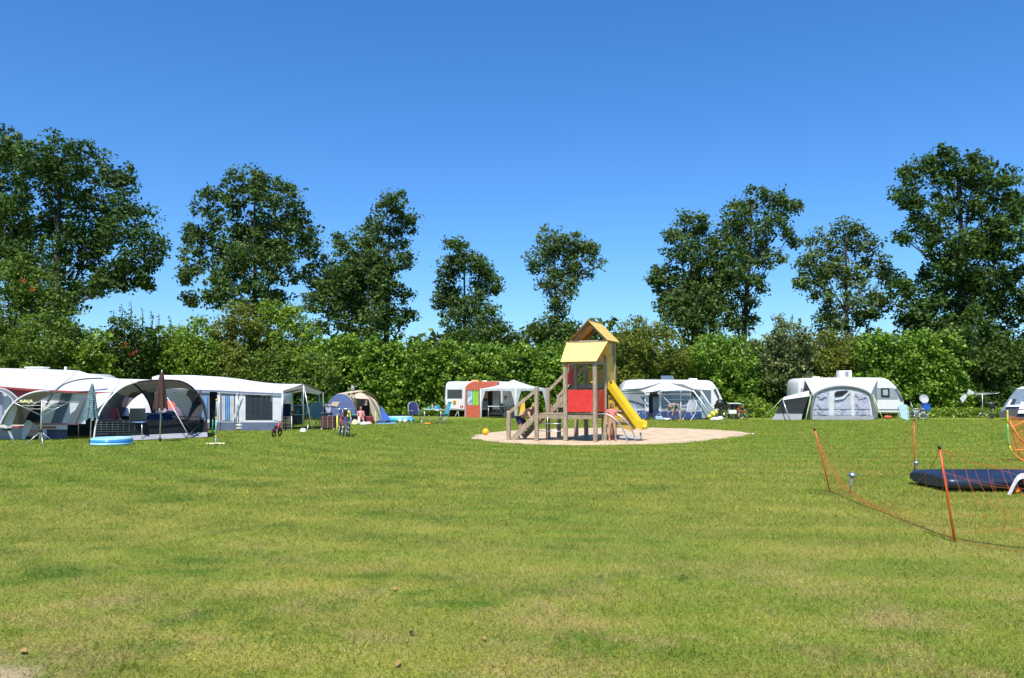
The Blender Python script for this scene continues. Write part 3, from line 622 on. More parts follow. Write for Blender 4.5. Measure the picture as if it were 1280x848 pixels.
def camp_chair(label, loc, rz, cloth, frame=None, high=False, group='folding camping chairs', cat='chair', recline=.18, s=1.0):
    frame = frame or alu; t = thing('camping_chair', label, cat, loc, rz, group); h = 1.02 if high else .86; z = .42
    for k in (-1, 1):
        q = LB(); q.tube([(k*.26, -.24, .01), (k*.26, .26, z+.0)], .013, 6); q.tube([(k*.26, -.30, .62), (k*.26, .22, .62)], .014, 6)
        q.build('armrest_frame', frame, t)
        q = LB(); q.tube([(k*.24, .30, .01), (k*.24, -.22, z)], .013, 6); q.build('leg', frame, t)
        q = LB(); q.tube([(k*.25, -.24, .01), (k*.25, .1, .28)], .013, 6); q.build('leg', frame, t)
    q = LB(); q.grid(lambda u, v: Vector((-.25+.5*u, -.26+.50*v, z-.035*math.sin(math.pi*u)+.04*(1-v)**2)), 6, 4); q.build('seat', cloth, t)
    def bk(u, v): return Vector((-.25+.5*u, .22+recline*v+.03*math.sin(math.pi*u), z+.02+(h-z)*v))
    q = LB(); q.grid(bk, 6, 4); q.build('backrest', cloth, t)
    q = LB(); q.tube(smoothp([(-.26, .20, z-.02), (-.26, .22+recline, h), (.26, .22+recline, h), (.26, .20, z-.02)], 1), .013, 6); q.build('back_frame', frame, t)
    if s != 1: t.scale = (s,)*3
    return t
def camp_table(label, loc, rz, w, d, h, top, leg=None, cat='table', group=None):
    leg = leg or alu; t = thing('camping_table', label, cat, loc, rz, group)
    LB().box((0, 0, h), (w, d, .03), bev=.008).build('table_top', top, t)
    for i in (-1, 1):
        for j in (-1, 1): LB().tube([(i*(w/2-.06), j*(d/2-.06), h-.015), (i*(w/2-.02), j*(d/2-.02), .0)], .014, 6).build('leg', leg, t)
    LB().tube([(-w/2+.05, 0, h*.35), (w/2-.05, 0, h*.35)], .01, 6).build('stretcher', leg, t)
    return t
def bicycle(label, loc, rz, fm, s=1.0, lean=0, group='bicycles and children bikes', basket=False):
    t = thing('bicycle', label, 'bicycle', loc, rz, group); R = .33*s; wb = .52*s
    def wheel(x):
        w = LB(); w.tube([(x+R*math.cos(a), 0, R+R*math.sin(a)) for a in [2*math.pi*i/26 for i in range(26)]], .021*s, 6, closed=True); o = w.build('wheel', rubber, t)
        r = LB(); r.tube([(x+R*.92*math.cos(a), 0, R+R*.92*math.sin(a)) for a in [2*math.pi*i/26 for i in range(26)]], .010*s, 5, closed=True)
        for i in range(12):
            a = 2*math.pi*i/12; r.tube([(x, .02*s*(-1)**i, R), (x+R*.92*math.cos(a), 0, R+R*.92*math.sin(a))], .0022, 3)
        r.cyl((x, -.05*s, R), (x, .05*s, R), .025*s); r.build('rim', chrome, o)
        f = LB(); f.grid(lambda u, v: Vector((x+(R+.035*s)*math.cos(.3+2.4*u), (-.03+.06*v)*s, R+(R+.035*s)*math.sin(.3+2.4*u))), 10, 1); f.build('mudguard', blk, t)
    wheel(-wb); wheel(wb)
    q = LB(); bb = (-.06*s, 0, .28*s); st = (-.20*s, 0, .72*s); ht = (.36*s, 0, .78*s); hb_ = (.40*s, 0, .62*s)
    for a, b in ((bb, st), (bb, hb_), (st, ht), (st, (-wb, 0, R)), (bb, (-wb, 0, R)), (ht, hb_)): q.tube([a, b], .019*s, 6)
    q.build('frame', fm, t)
    q = LB()
    for k in (-1, 1): q.tube([(hb_[0], k*.02, hb_[2]), (wb, k*.045*s, R)], .014*s, 6)
    q.build('fork', fm, t)
    q = LB(); q.tube([ht, (.34*s, 0, .92*s)], .013*s, 6); q.tube(smoothp([(.22*s, -.28*s, .95*s), (.33*s, -.16*s, .97*s), (.36*s, 0, .94*s), (.33*s, .16*s, .97*s), (.22*s, .28*s, .95*s)], 1), .012*s, 6); q.build('handlebar', chrome, t)
    q = LB(); q.tube([st, (-.23*s, 0, .84*s)], .012*s, 6); q.ball((-.24*s, 0, .87*s), (.13*s, .075*s, .035*s), 10); q.build('saddle', blk, t)
    q = LB(); q.cyl((bb[0], -.07*s, bb[2]), (bb[0], -.05*s, bb[2]), .09*s, 14); q.tube([(bb[0], -.08*s, bb[2]), (bb[0]+.1*s, -.09*s, bb[2]-.13*s)], .01*s, 5); q.tube([(bb[0], .08*s, bb[2]), (bb[0]-.1*s, .09*s, bb[2]+.13*s)], .01*s, 5)
    q.box((bb[0]+.1*s, -.13*s, bb[2]-.13*s), (.08*s, .08*s, .02*s)); q.box((bb[0]-.1*s, .13*s, bb[2]+.13*s), (.08*s, .08*s, .02*s)); q.build('crank', chrome, t)
    if basket:
        q = LB(); q.box((-.5*s, 0, .78*s), (.34*s, .26*s, .24*s), bev=.03); q.build('pannier', blk, t)
    t.rotation_euler = (lean, 0, rz); return t
def hoop(q, P, r, n=6): q.tube(P, r, n)
# ---------------------------------------------------------------- playground
P1 = Vector((1.71, 25.7, 0)); a_ = Vector((.92, -.42, 0)).normalized(); b_ = Vector((.42, .92, 0)).normalized()
def L(u, v, z): return P1+a_*u+b_*v+Vector((0, 0, z))
pg = thing('playground_tower', 'wooden climbing tower with yellow roofs, red panels and yellow slide on the sand', 'playground', L(.5, 1, 0))
Rm = Matrix((a_, b_, Vector((0, 0, 1)))).transposed()
def post(u, v, z0, z1, w=.125): 
    q = MB(); q.box(L(u, v, (z0+z1)/2), (w, w, z1-z0), M=Rm, bev=.018); q.build('post', wood, pg)
post(0, 0, -.1, 2.66); post(1, 0, -.1, 2.66); post(0, 1, -.1, 3.35); post(1, 1, -.1, 3.35); post(0, 2, -.1, 3.35); post(1, 2, -.1, 3.35)
post(-1, 0, -.1, 1.78); post(-1, 1, -.1, 1.74); post(-2, 0, -.1, .98); post(-1, 2, -.1, 1.5)
def plank(u0, u1, v0, v1, z0, z1, m=wood, name='board', bev=.008, par=None):
    q = MB(); q.box(L((u0+u1)/2, (v0+v1)/2, (z0+z1)/2), (abs(u1-u0), abs(v1-v0), abs(z1-z0)), M=Rm, bev=bev); return q.build(name, m, par or pg)
def deck(u0, u1, v0, v1, z):
    q = MB(); n = 7
    for i in range(n):
        a = v0+(v1-v0)*(i+.04)/n; c = v0+(v1-v0)*(i+.96)/n; q.box(L((u0+u1)/2, (a+c)/2, z), (u1-u0, c-a, .04), M=Rm, bev=.006)
    for v in (v0-.03, v1+.03): q.box(L((u0+u1)/2, v, z-.085), (u1-u0, .05, .12), M=Rm, bev=.006)
    q.build('deck', wood_h, pg)
deck(-1.0, -.07, .06, .94, .88); deck(.07, .93, .06, .94, .88); deck(.07, .93, 1.07, 1.93, 1.84)
deck(-1.0, -.07, 1.07, 1.9, .88)
# panels
plank(.075, .925, -.012, .018, .96, 1.66, pan_r, 'red_panel', .006)
plank(.985, 1.015, .075, .925, .96, 1.66, pan_r, 'red_panel', .006)
plank(-.33, -.065, .985, 1.015, 1.84, 2.5, pan_r, 'red_panel', .006)
plank(.985, 1.015, 1.07, 1.93, 1.92, 2.82, pan_y, 'yellow_panel', .006)
plank(.99, 1.01, 1.3, 1.8, 2.84, 3.25, pan_y, 'yellow_panel', .006)
plank(.08, .92, 1.985, 2.015, 1.9, 2.35, pan_y, 'yellow_panel', .006)
plank(.08, .92, .98, 1.02, 1.72, 1.86, wood, 'beam'); plank(.985, 1.015, 1.07, 1.93, 1.68, 1.80, wood, 'beam'); plank(.08, .92, 1.98, 2.02, 1.68, 1.80, wood, 'beam')
plank(.08, .92, .97, 1.03, 3.2, 3.30, wood, 'beam'); plank(.08, .92, 1.97, 2.03, 3.2, 3.30, wood, 'beam'); plank(.97, 1.03, 1.07, 1.93, 3.2, 3.3, wood, 'beam'); plank(-.03, .03, 1.07, 1.93, 3.2, 3.3, wood, 'beam')
plank(.07, .93, -.03, .03, 2.48, 2.57, wood, 'beam'); plank(.97, 1.03, .07, .93, 2.48, 2.57, wood, 'beam'); plank(-.03, .03, .07, .93, 2.52, 2.6, wood, 'beam'); plank(.07, .93, .97, 1.03, 2.48, 2.57, wood, 'beam')
plank(.07, .93, .93, .97, 1.2, 1.3, wood, 'beam')
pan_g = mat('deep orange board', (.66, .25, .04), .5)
# lower roof (ridge along u), flared boards
def roof_board(pts, off, m, nm='roof_board'):
    q = MB(); q.plate(pts, off); return q.build(nm, m, pg)
ez, rz_ = 2.56, 3.20
roof_board([L(-.10, -.16, ez), L(1.10, -.16, ez), L(1.26, .50, rz_), L(-.14, .50, rz_)], b_*.018+Vector((0, 0, .022)), pan_p)
roof_board([L(-.10, 1.16, ez+.03), L(1.10, 1.16, ez+.03), L(1.26, .52, rz_), L(-.14, .52, rz_)], -b_*.018+Vector((0, 0, .022)), pan_p)
for u in (0, 1):
    roof_board([L(u-.02, .0, ez+.02), L(u-.02, 1, ez+.02), L(u-.02, .5, rz_-.05)], a_*.03, pan_g, 'gable_board')
q = MB(); q.beam(L(-.1, .51, rz_+.02), L(1.22, .51, rz_+.02), .06, .04); q.build('ridge_board', wood, pg)
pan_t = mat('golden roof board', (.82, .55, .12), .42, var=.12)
# upper roof (ridge along v)
ez, rz_ = 3.28, 3.94
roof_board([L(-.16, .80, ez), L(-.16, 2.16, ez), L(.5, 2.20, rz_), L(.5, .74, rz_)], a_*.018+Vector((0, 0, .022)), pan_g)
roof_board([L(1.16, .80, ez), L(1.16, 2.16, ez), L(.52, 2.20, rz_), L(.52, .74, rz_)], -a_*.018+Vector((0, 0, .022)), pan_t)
for v in (1.0, 2.0):
    q = MB(); q.beam(L(-.08, v, ez+.0), L(.5, v, rz_-.06), .035, .10); q.build('rafter', wood, pg)
    q = MB(); q.beam(L(1.08, v, ez+.0), L(.52, v, rz_-.06), .035, .10); q.build('rafter', wood, pg)
q = MB(); q.beam(L(.51, .76, rz_+.02), L(.51, 2.18, rz_+.02), .06, .04); q.build('ridge_board', wood, pg)
# entry stair on the left: stringers, treads, handrail
def stair(p0, p1, side, n, wv):
    """p0 bottom, p1 top; side: vector across"""
    for k in (0, 1):
        q = MB(); q.beam(p0+side*k, p1+side*k, .05, .17); q.build('stringer', wood, pg)
    for i in range(n):
        c = p0.lerp(p1, (i+.7)/n)+side*.5; q = MB(); q.beam(c-side*.47, c+side*.47, .20, .035); q.build('tread', wood_h, pg)
stair(L(-1.86, .05, .06), L(-1.02, .05, .86), b_*.82, 4, 0)
q = MB(); q.beam(L(-2.0, .0, .90), L(-1.0, .0, 1.66), .05, .10); q.build('handrail', wood, pg)
stair(L(-.98, 1.12, .92), L(-.02, 1.12, 1.84), b_*.72, 5, 0)
q = MB(); q.beam(L(-1.0, 1.0, 1.62), L(-.02, 1.0, 2.55), .05, .10); q.build('handrail', wood, pg)
q = MB(); q.beam(L(-1.0, 2.0, 1.45), L(-.02, 2.0, 2.5), .05, .10); q.build('handrail', wood, pg)
# bars below the platform, rope
for z in (.34, .58):
    q = MB(); q.cyl(L(-1, 0, z), L(0, 0, z), .012, 8); q.build('bar', chrome, pg)
q = MB(); q.cyl(L(-.62, 0, .10), L(-.62, 0, .84), .009, 8); q.build('bar', chrome, pg)
# slide along +u from the upper deck
def slp(u, v, h=0):
    t = (u-1.0)/1.12
    z = 1.86-1.52*t if t < .88 else 1.86-1.52*.88-(t-.88)*.35
    return L(u, v, z+h)
us = [1.0+1.12*i/16 for i in range(17)]+[2.19]
q = MB(); v0, v1 = 1.16, 1.80
sec = [(v0-.03, .17), (v0+.03, .18), (v0+.05, .02), ((v0+v1)/2, -.02), (v1-.05, .02), (v1-.03, .18), (v1+.03, .17), (v1+.01, -.08), (v0-.01, -.08)]
rows = [[slp(u, v, h) for (v, h) in sec] for u in us]
V = [p for r in rows for p in r]; m_ = len(sec)
F = [(i*m_+k, i*m_+(k+1) % m_, (i+1)*m_+(k+1) % m_, (i+1)*m_+k) for i in range(len(rows)-1) for k in range(m_)]
F += [tuple(range(m_)), tuple((len(rows)-1)*m_+k for k in range(m_-1, -1, -1))]
q.add(V, F); q.build('slide', sl_y, pg)
# dark yellow board filling the triangle below the slide
q = MB(); bd = [L(1.03, 1.27, 1.72), L(1.03, 1.27, .95), L(1.35, 1.27, .50), L(1.78, 1.27, .32), L(1.98, 1.27, .44)]
q.plate(bd, b_*.03); q.build('side_board', sl_d, pg)
q = MB()
for (u, z) in ((1.1, 1.4), (1.16, 1.12), (1.3, 1.2), (1.32, .9), (1.5, .95), (1.5, .66), (1.72, .6)): q.ball(L(u, 1.255, z), (.055, .03, .035), 8)
q.build('climbing_hold', mat('dark hold', (.12, .08, .02), .6), pg)
for (u0, z0, u1, z1) in ((1.1, .98, 1.9, .98), (1.3, .66, 2.1, .62)):
    q = MB(); q.beam(L(u0, 1.22, z0), L(1.52 if z0 > .8 else 1.75, 1.22, z1), .03, .05); q.build('batten', wood, pg)
q = MB(); q.beam(L(1.4, 1.3, .12), L(2.1, 1.3, .14), .05, .06); q.build('slide_support', steel, pg)
q = MB(); q.cyl(L(2.05, 1.48, -.05), L(2.05, 1.48, .28), .03, 10); q.build('slide_foot', steel, pg)
q = MB(); q.cyl(L(1.18, 1.05, 0), L(1.18, 1.05, 1.15), .027, 10); q.build('red_pole', plr, pg)
# two curved climbing bars from the right side of the low deck
for v in (.06, .94):
    q = MB(); q.tube(smoothp([L(1.0, v, .90), L(1.42, v, .92), L(1.78, v, .62), L(1.98, v, .25), L(2.04, v, -.02)], 2), .021, 10); q.build('curved_bar', chrome, pg)
q = MB()
for i in range(1, 6):
    pt = smoothp([L(1.0, .06, .90), L(1.42, .06, .92), L(1.78, .06, .62), L(1.98, .06, .25)], 2)
q = MB(); q.box(L(.93, 1.0, .42), (.10, .03, .8), M=Rm); q.build('back_board', wood_h, pg)
for (u, v) in ((0, 0), (1, 0), (-1, 0), (-2, 0)):
    for z in ((.84, 1.02, 1.6, 2.5) if u >= 0 else (.84, 1.6) if u == -1 else (.3, .86)): q = MB(); q.ball(L(u, v-.066, z), .016, 6); q.build('bolt', plg, pg)
# children and ball
def J_boy(): return dict(pelvis=(-.05, 0, .66), chest=(.24, 0, .88), neck=(.36, 0, .98), head=(.46, 0, 1.05), sh_l=(.30, .14, .93), sh_r=(.30, -.14, .93), el_l=(.38, .20, .72), el_r=(.38, -.20, .72), wr_l=(.52, .17, .60), wr_r=(.52, -.17, .60),
    hip_l=(-.05, .08, .63), hip_r=(-.05, -.08, .63), kn_l=(.14, .10, .42), kn_r=(.02, -.11, .33), an_l=(.0, .10, .14), an_r=(-.12, -.10, .04), to_l=(.12, .1, .11), to_r=(0, -.1, .02))
bl = L(-1.72, .42, .07)
person('blond shirtless boy in dark shorts climbing the wooden entry stairs on hands and feet', bl, math.atan2(a_.y, a_.x), J_boy(), None, navy_f, hair_b, skin, 1.0, face=(1, 0, -.2))
J = dict(stand()); 
for k, v_ in J.items(): J[k] = tuple(v_)
J.update(el_l=(.24, -.05, 1.18), wr_l=(.12, -.2, 1.28), kn_l=(.14, -.05, .5), an_l=(.20, .04, .07))
person('barefoot child in a coral swimsuit standing between the tower posts beside the red pole', L(1.28, .82, .03), .2, J, fab('coral swimsuit cloth', (.70, .22, .20)), None, mat('light brown hair', (.14, .07, .03), .7), skin, .68, long_hair=True)
bp = G(607, 544.5); q = LB(); q.ball((0, 0, .125), .125, 20); o = q.build('ball', mat('orange yellow ball', (.85, .45, .01), .35)); o.location = (bp.x, bp.y, .01); tag(o, 'orange yellow ball lying on the lawn left of the sand pit', 'ball')
P = W
def sheet(name, pts, m, par, thick=None):
    q = MB(); q.poly(pts) if not thick else q.plate(pts, thick); return q.build(name, m, par)
def wallpiece(name, quad, openings, m, par, d=.02):
    """front wall in photo pixels at depth D: outer rect (x0,x1,y0,y1 photo), openings list; built from strips between the openings (flush strips butt)"""
    x0, x1, y0, y1, D = quad; q = MB(); xs = sorted({x0, x1}|{o[0] for o in openings}|{o[1] for o in openings}); ys = sorted({y0, y1}|{o[2] for o in openings}|{o[3] for o in openings})
    for a, b in zip(xs, xs[1:]):
        for c, e in zip(ys, ys[1:]):
            mx, my = (a+b)/2, (c+e)/2
            if any(o[0] < mx < o[1] and o[2] < my < o[3] for o in openings): continue
            q.plate([P(a, c, D), P(b, c, D), P(b, e, D), P(a, e, D)], (0, d, 0))
    return q.build(name, m, par)
def pane(name, x0, x1, y0, y1, D, m, par, sag=0, nx=6, fold=.0, nf=3):
    def f(u, v):
        p = P(x0+(x1-x0)*u, y0+(y1-y0)*v, D); p.y += fold*math.sin(u*math.pi*2*nf)+sag*math.sin(math.pi*u)*math.sin(math.pi*v); return p
    q = MB(); q.grid(f, 24 if fold else nx, 4); return q.build(name, m, par)
def rope(a, b, m=None, par=None, r=.006, name='guy_rope'):
    q = MB(); q.tube([a, b], r, 4); return q.build(name, m or mat('pale cord', (.6, .62, .45), .7), par)
def caravan(label, px0, D, x0, x1, prof, W_, loc=None, group=None, name='caravan'): ...
def hullbox(name, prof, D0, D1, m, par, bev=.12, nseg=3):
    """side profile in photo px at depth D0 extruded to D1 at the same real size, edges rounded"""
    A = smoothp([P(x, y, D0) for x, y in prof], 1, closed=True)
    c = sum(A, Vector())/len(A); q = MB(); rows = []
    steps = [(0, bev), (.3*bev, .3*bev), (bev, 0)]
    for dy, ins in steps: rows.append([p+(c-p).normalized()*ins+Vector((0, dy, 0)) for p in A])
    for dy, ins in reversed(steps): rows.append([p+(c-p).normalized()*ins+Vector((0, (D1-D0)-dy, 0)) for p in A])
    n = len(A); V = [p for r in rows for p in r]
    F = [(i*n+k, i*n+(k+1) % n, (i+1)*n+(k+1) % n, (i+1)*n+k) for i in range(len(rows)-1) for k in range(n)]
    q.add(V, F, True); q.add(rows[0], [tuple(range(n))]); q.add(rows[-1], [tuple(range(n))]); return q.build(name, m, par)
def cwheel(par, c, r=.32):
    q = MB(); M = Matrix.Rotation(math.pi/2, 3, 'X'); q.lathe(c, [(r*.55, -.08), (r*.9, -.09), (r, -.05), (r, .05), (r*.9, .09), (r*.55, .08)], 20, M); w = q.build('wheel', rubber, par)
    q = MB(); q.lathe(c, [(0, .055), (r*.3, .07), (r*.58, .04)], 20, M); q.lathe(c, [(0, -.055), (r*.3, -.07), (r*.58, -.04)], 20, M); q.build('rim', steel, w)
# ================================================================ A: left awning with red trim
D = 27.2
cv = thing('caravan', 'white caravan behind the red trimmed awning, only its roof and vent showing', 'caravan', Vector((-18.2, 30.4, 0)))
hullbox('body', [(-60, 462.5), (100, 465.5), (114, 472), (116, 530), (-60, 530)], 29.7, 31.8, gel, cv, .1)
q = MB(); c = P(46.5, 461.2, 30.5); q.box(c+Vector((0, 0, .045)), (.72, .5, .05), bev=.02); q.box(c, (.60, .42, .06)); q.build('roof_vent', plw, cv)
q = MB(); c = P(82, 462, 30.5); q.cyl(c-Vector((0, 0, .05)), c+Vector((0, 0, .10)), .05); q.build('flue', plw, cv)
cwheel(cv, Vector((-17.3, 29.85, .32)))
aw = thing('caravan_awning', 'large white caravan awning with a red band below the roof, at the left edge', 'awning', Vector((P(60, 520, D).x, D, 0)))
# roof sheet: ridge against caravan, eave in front
ridge = [P(-60, 460, 29.75), P(0, 460.5, 29.75), P(50, 461.5, 29.75), P(98, 463.5, 29.75), P(116, 469, 29.5), P(150, 473.7, 29.3), P(206, 475.3, 29.2)]
eave = [P(-60, 478, 27.0), P(0, 483.6, 27.0), P(33, 486, 27.0), P(66, 488.3, 27.0), P(110, 490, 27.0), P(140, 491, 27.1), P(206, 490.5, 28.4)]
q = MB(); q.strip(ridge, eave, 6, .05); q.build('roof', white, aw)
seamm = mat('seam grey', (.45, .45, .47), .8)
def seams(A, B, idx, par, sag):
    n_ = max(len(A), len(B)); A = resamp(A, n_); B = resamp(B, n_)
    for i in idx:
        p_ = [A[i].lerp(B[i], k/8)+Vector((0, -.01, .012-sag*4*(k/8)*(1-k/8))) for k in range(9)]; q = MB(); q.tube(p_, .008, 4); q.build('roof_seam', seamm, par)
seams(ridge, eave, (1, 3, 5), aw, .05)
q = MB(); q.strip([p+Vector((0, -.012, .01)) for p in eave[1:6]], [P(0, 485.2, 27), P(33, 488.3, 27), P(66, 490.3, 27), P(110, 491.8, 27), P(140, 492.8, 27.1)], 1); q.build('red_band', red_f, aw)
sheet('red_gable', [P(6, 485.2, D-.02), P(66, 489.9, D-.02), P(48, 491.5, D-.02), P(36, 494.5, D-.02), P(26, 499, D-.02)], red_f, aw)
wallpiece('front_wall', (-60, 140, 491.5, 552.3, D), [(-55, -20, 494, 530), (22, 52, 492.5, 530), (62, 107, 491.6, 530), (58, 84, 537, 552.3), (84, 140, 520, 552.3), (110, 140, 491.5, 520), (28, 50, 537, 552.3)], white, aw)
pane('gap_shade', 28, 50, 537, 552.2, D+.3, dgrey, aw)  # dark sheet added behind the gap to stand for the shade inside
pane('clear_window', 62, 107, 491.6, 530, D+.015, mat('milky vinyl window', (.55, .58, .66), .2, alpha=.95), aw)
sheet('white_curtain', [P(62, 491.8, D-.02), P(77.5, 491.8, D-.02), P(63, 529.3, D-.02), P(62, 529.3, D-.02)], white2, aw)
q = MB()
q.plate([P(77, 492, D-.03), P(90, 492, D-.03), P(76, 529, D-.03), P(63.5, 529, D-.03)], (0, .01, 0))
q.build('curtain_reflection', steelb, aw)  # curtain and window reflection, put into a flat blue grey plate
q = MB()
q.plate([P(101, 500, D-.05), P(106.5, 498, D-.05), P(94, 531, D-.05), P(84, 531, D-.05)], (0, .01, 0)); q.build('pink_curtain_reflection', fab('pinkish window tone', (.62, .5, .5)), aw)  # pinkish part of the curtain and reflection pattern, as plate colour
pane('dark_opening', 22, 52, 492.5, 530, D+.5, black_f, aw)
pane('inner_curtain', 23, 33, 505, 518, D+.35, olive, aw)
for (a, b, c_, d_) in ((44, 98, 529.6, 531), (15, 40, 532.5, 534.5), (48, 70, 533.4, 535.8)):
    pane('red_stripe', a, b, c_, d_, D-.03, red_f, aw, nx=1)
pane('mud_wall', -60, 28, 535, 552.4, D-.04, lgrey, aw, nx=4)
pane('mud_wall', 58, 84, 537, 552, D+.3, steelb, aw, nx=4)
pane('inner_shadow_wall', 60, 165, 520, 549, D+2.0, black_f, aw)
# white roll-back door panel and curtain
sheet('door_panel', [P(34, 525, D-.35), P(37.5, 526, D-.35), P(41, 529.5, D-.35), P(36, 541, D-.35), P(29, 552.6, D-.35), P(25.8, 552.8, D-.35), P(28, 540, D-.35), P(30.5, 529, D-.35)], white2, aw, (0, .01, 0))
# entrance hood: two hoops with cloth between
h1 = smoothp([P(0.5, 531, 25.9), P(3, 524, 25.9), P(10, 512, 25.9), P(18, 502.5, 25.9), P(28, 495.5, 25.9), P(40, 490.8, 25.9), P(52, 488.8, 25.9), P(62, 489.2, 26.2)], 1)
q = MB(); q.tube(h1, .028, 8); q.build('hoop_pole', fab('white hem', (.75, .75, .78)), aw)
h2 = [p+Vector((.08, 1.1, -.05)) for p in h1]
q = MB(); q.strip(h1, h2, 3, 0); q.build('hood', olive, aw)
q = MB(); q.strip(smoothp([P(2.5, 529, 26), P(12, 513, 26), P(24, 500, 26)], 1), smoothp([P(13.5, 536, 26.1), P(19, 520, 26.2), P(25, 503, 26.3)], 1), 3); q.build('side_flap', white2, aw)
q = MB(); q.strip(smoothp([P(9, 536, 26.1), P(12, 546, 26.1), P(18, 553, 26.1)], 1), smoothp([P(13.5, 536, 26.2), P(15, 545, 26.2), P(20, 553, 26.2)], 1), 1); q.build('side_strap', white2, aw)
q = MB(); q.tube([P(3, 536.5, 25.9), P(8, 537.5, 25.9), P(13.5, 537, 26)], .04, 6); q.build('rolled_flap', black_f, aw)
# grey hood at the far left
g1 = smoothp([P(-40, 500, 26.3), P(-20, 487, 26.3), P(0, 484.5, 26.3), P(12, 489, 26.3), P(20, 496, 26.3), P(27, 505, 26.3)], 2)
g2 = smoothp([P(-40, 503, 26.1), P(-20, 491, 26.1), P(-2, 488, 26.1), P(9, 493, 26.1), P(17, 501, 26.1), P(22, 511, 26.1)], 2)
q = MB(); q.strip(g1, g2, 1); q.build('grey_hood', grey_f, aw)
q = MB(); q.tube(g1, .018, 6); q.build('hoop_pole', white2, aw); q = MB(); q.tube(g2, .014, 6); q.build('hoop_pole', white2, aw)
pane('lilac_curtain', -60, 3, 490, 531, 26.4, lilac, aw, fold=.05, nf=4); pane('white_curtain', 3, 15, 491, 520, 26.45, white2, aw, fold=.04, nf=1)
q = MB(); q.tube([P(98, 548, D+.5), P(98.2, 522, D+.5)], .016, 6); q.build('awning_pole', alu, aw)
# ================================================================ B: grey tunnel shelter
sh = thing('tunnel_shelter', 'grey open fronted tunnel shelter with black mesh front wall, beside the brown parasol', 'tent', Vector((P(190, 550, 26.8).x, 26.8, 0)))
def DS(x): return 25.4+(x-118)/141*2.9
fr = [(117, 552.7), (119, 535), (121.5, 524), (127, 510.5), (138, 496.5), (150, 485.5), (167, 478), (191, 475.4), (222, 475.4), (234, 479.5), (243.5, 487), (252.7, 501), (256.5, 517), (258.5, 530), (259.6, 547)]
fp = smoothp([P(x, y, DS(x)) for x, y in fr], 1)
i_top = len(fp)//2
lo = resamp(fp, 41)
bk_ = Vector((.35, 2.9, 0)); back = [Vector((p.x*(p.y+2.7)/p.y+1.0*(1-i/40)-.05, p.y+2.7, max(0.02, p.z*.86))) for i, p in enumerate(lo)]
# canopy only over the upper part: sides keep cloth
def seg(a, b): return lo[a:b+1], back[a:b+1]
A_, B_ = seg(11, 31); q = MB(); q.strip(A_, B_, 4, .03); q.build('canopy', olive, sh)
A_, B_ = seg(0, 11); q = MB(); q.strip(A_, B_, 4, 0); q.build('side_panel', mesh_g, sh)
A_, B_ = seg(31, 40); q = MB(); q.strip(A_, B_, 4, 0); q.build('side_panel', mesh_g, sh)
q = MB(); q.tube(lo[:17], .026, 8); q.build('front_hoop', plw, sh); q = MB(); q.tube(lo[16:], .026, 8); q.build('front_hoop', fab('dark maroon hem', (.06, .02, .03)), sh)
q = MB(); q.tube(smoothp([P(165, 478.3, DS(165)), P(176, 487, DS(176)+.8), P(187, 503, DS(187)+1.4), P(191, 515, DS(190)+1.6), P(192.5, 530, DS(192)+1.7), P(192.5, 541, DS(192)+1.9)], 2), .03, 8); q.build('inner_hoop', black_f, sh)
q = MB(); q.strip(smoothp([P(176, 488, DS(176)+.9), P(186, 503, DS(187)+1.5), P(190.5, 524, DS(190)+1.7)], 1), smoothp([P(189, 488.5, 28.6), P(193, 503, 28.7), P(196, 524, 28.8)], 1), 2); q.build('inner_panel', grey_f, sh)
# back wall with two arched openings
def backwall(x0, x1, ox0, ox1, oy, D_, m, nm):
    q = MB(); c = (ox0+ox1)/2; w = (ox1-ox0)/2; pts = []
    n = 14
    for i in range(n+1):
        a = math.pi*i/n; ix = c-w*math.cos(a); iy = oy+18-18*math.sin(a) if 0 < i < n else 526
        X = x0+(x1-x0)*i/n; pts.append((P(ix, iy, D_), P(X, 487.5, D_)))
    q.strip([p[0] for p in pts], [p[1] for p in pts], 1)
    q.plate([P(x0, 487.5, D_), P(x0+.01, 526, D_), P(ox0, 526, D_), P(ox0, 507, D_)], (0, .01, 0)); q.plate([P(x1, 487.5, D_), P(x1-.01, 526, D_), P(ox1, 526, D_), P(ox1, 507, D_)], (0, .01, 0))
    return q.build(nm, m, sh)
backwall(139, 193, 152, 190, 490, 28.9, grey_f, 'back_wall')
backwall(193, 252, 198, 240, 489.5, 30.3, mesh_g, 'back_wall')
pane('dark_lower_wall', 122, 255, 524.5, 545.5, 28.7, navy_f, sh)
# low mesh front wall with its grid and grey skirt
xs = [118+141*i/12 for i in range(13)]; tops = [523.5+(i/12)*1.5 for i in range(13)]
def base_y(x): return 552.6-(x-118)/141*6.2
q = MB(); q.strip([P(x, 525.5, DS(x)) for x in xs], [P(x, base_y(x)-6, DS(x)) for x in xs], 2); q.build('mesh_wall', mesh_b, sh)
q = MB()
for i, x in enumerate([119.5+7*k for k in range(8)]): q.tube([P(x, 526, DS(x)-.02), P(x, base_y(x)-6, DS(x)-.02)], .006, 4)
for k in range(7):
    y = 528+3*k; q.tube([P(119.5, y, DS(119)-.02), P(169, y-.2*k, DS(169)-.02)], .005, 4)
q.build('wall_grid', fab('green grey tape', (.20, .26, .24)), sh)
q = MB(); q.strip([P(x, base_y(x)-6, DS(x)-.01) for x in xs], [P(x+.5*math.sin(x), base_y(x), DS(x)-.18-.08*math.sin(x*2)) for x in xs], 2); q.build('ground_skirt', lgrey, sh)
q = MB(); q.tube([P(xs[0], 525.5, DS(xs[0])), P(xs[-1], 525.8, DS(xs[-1]))], .014, 6); q.build('wall_rail', black_f, sh)
rope(P(209, 497, DS(209)-.1), P(238, 548.5, 27.0), plw, sh, .014, 'guy_strap')
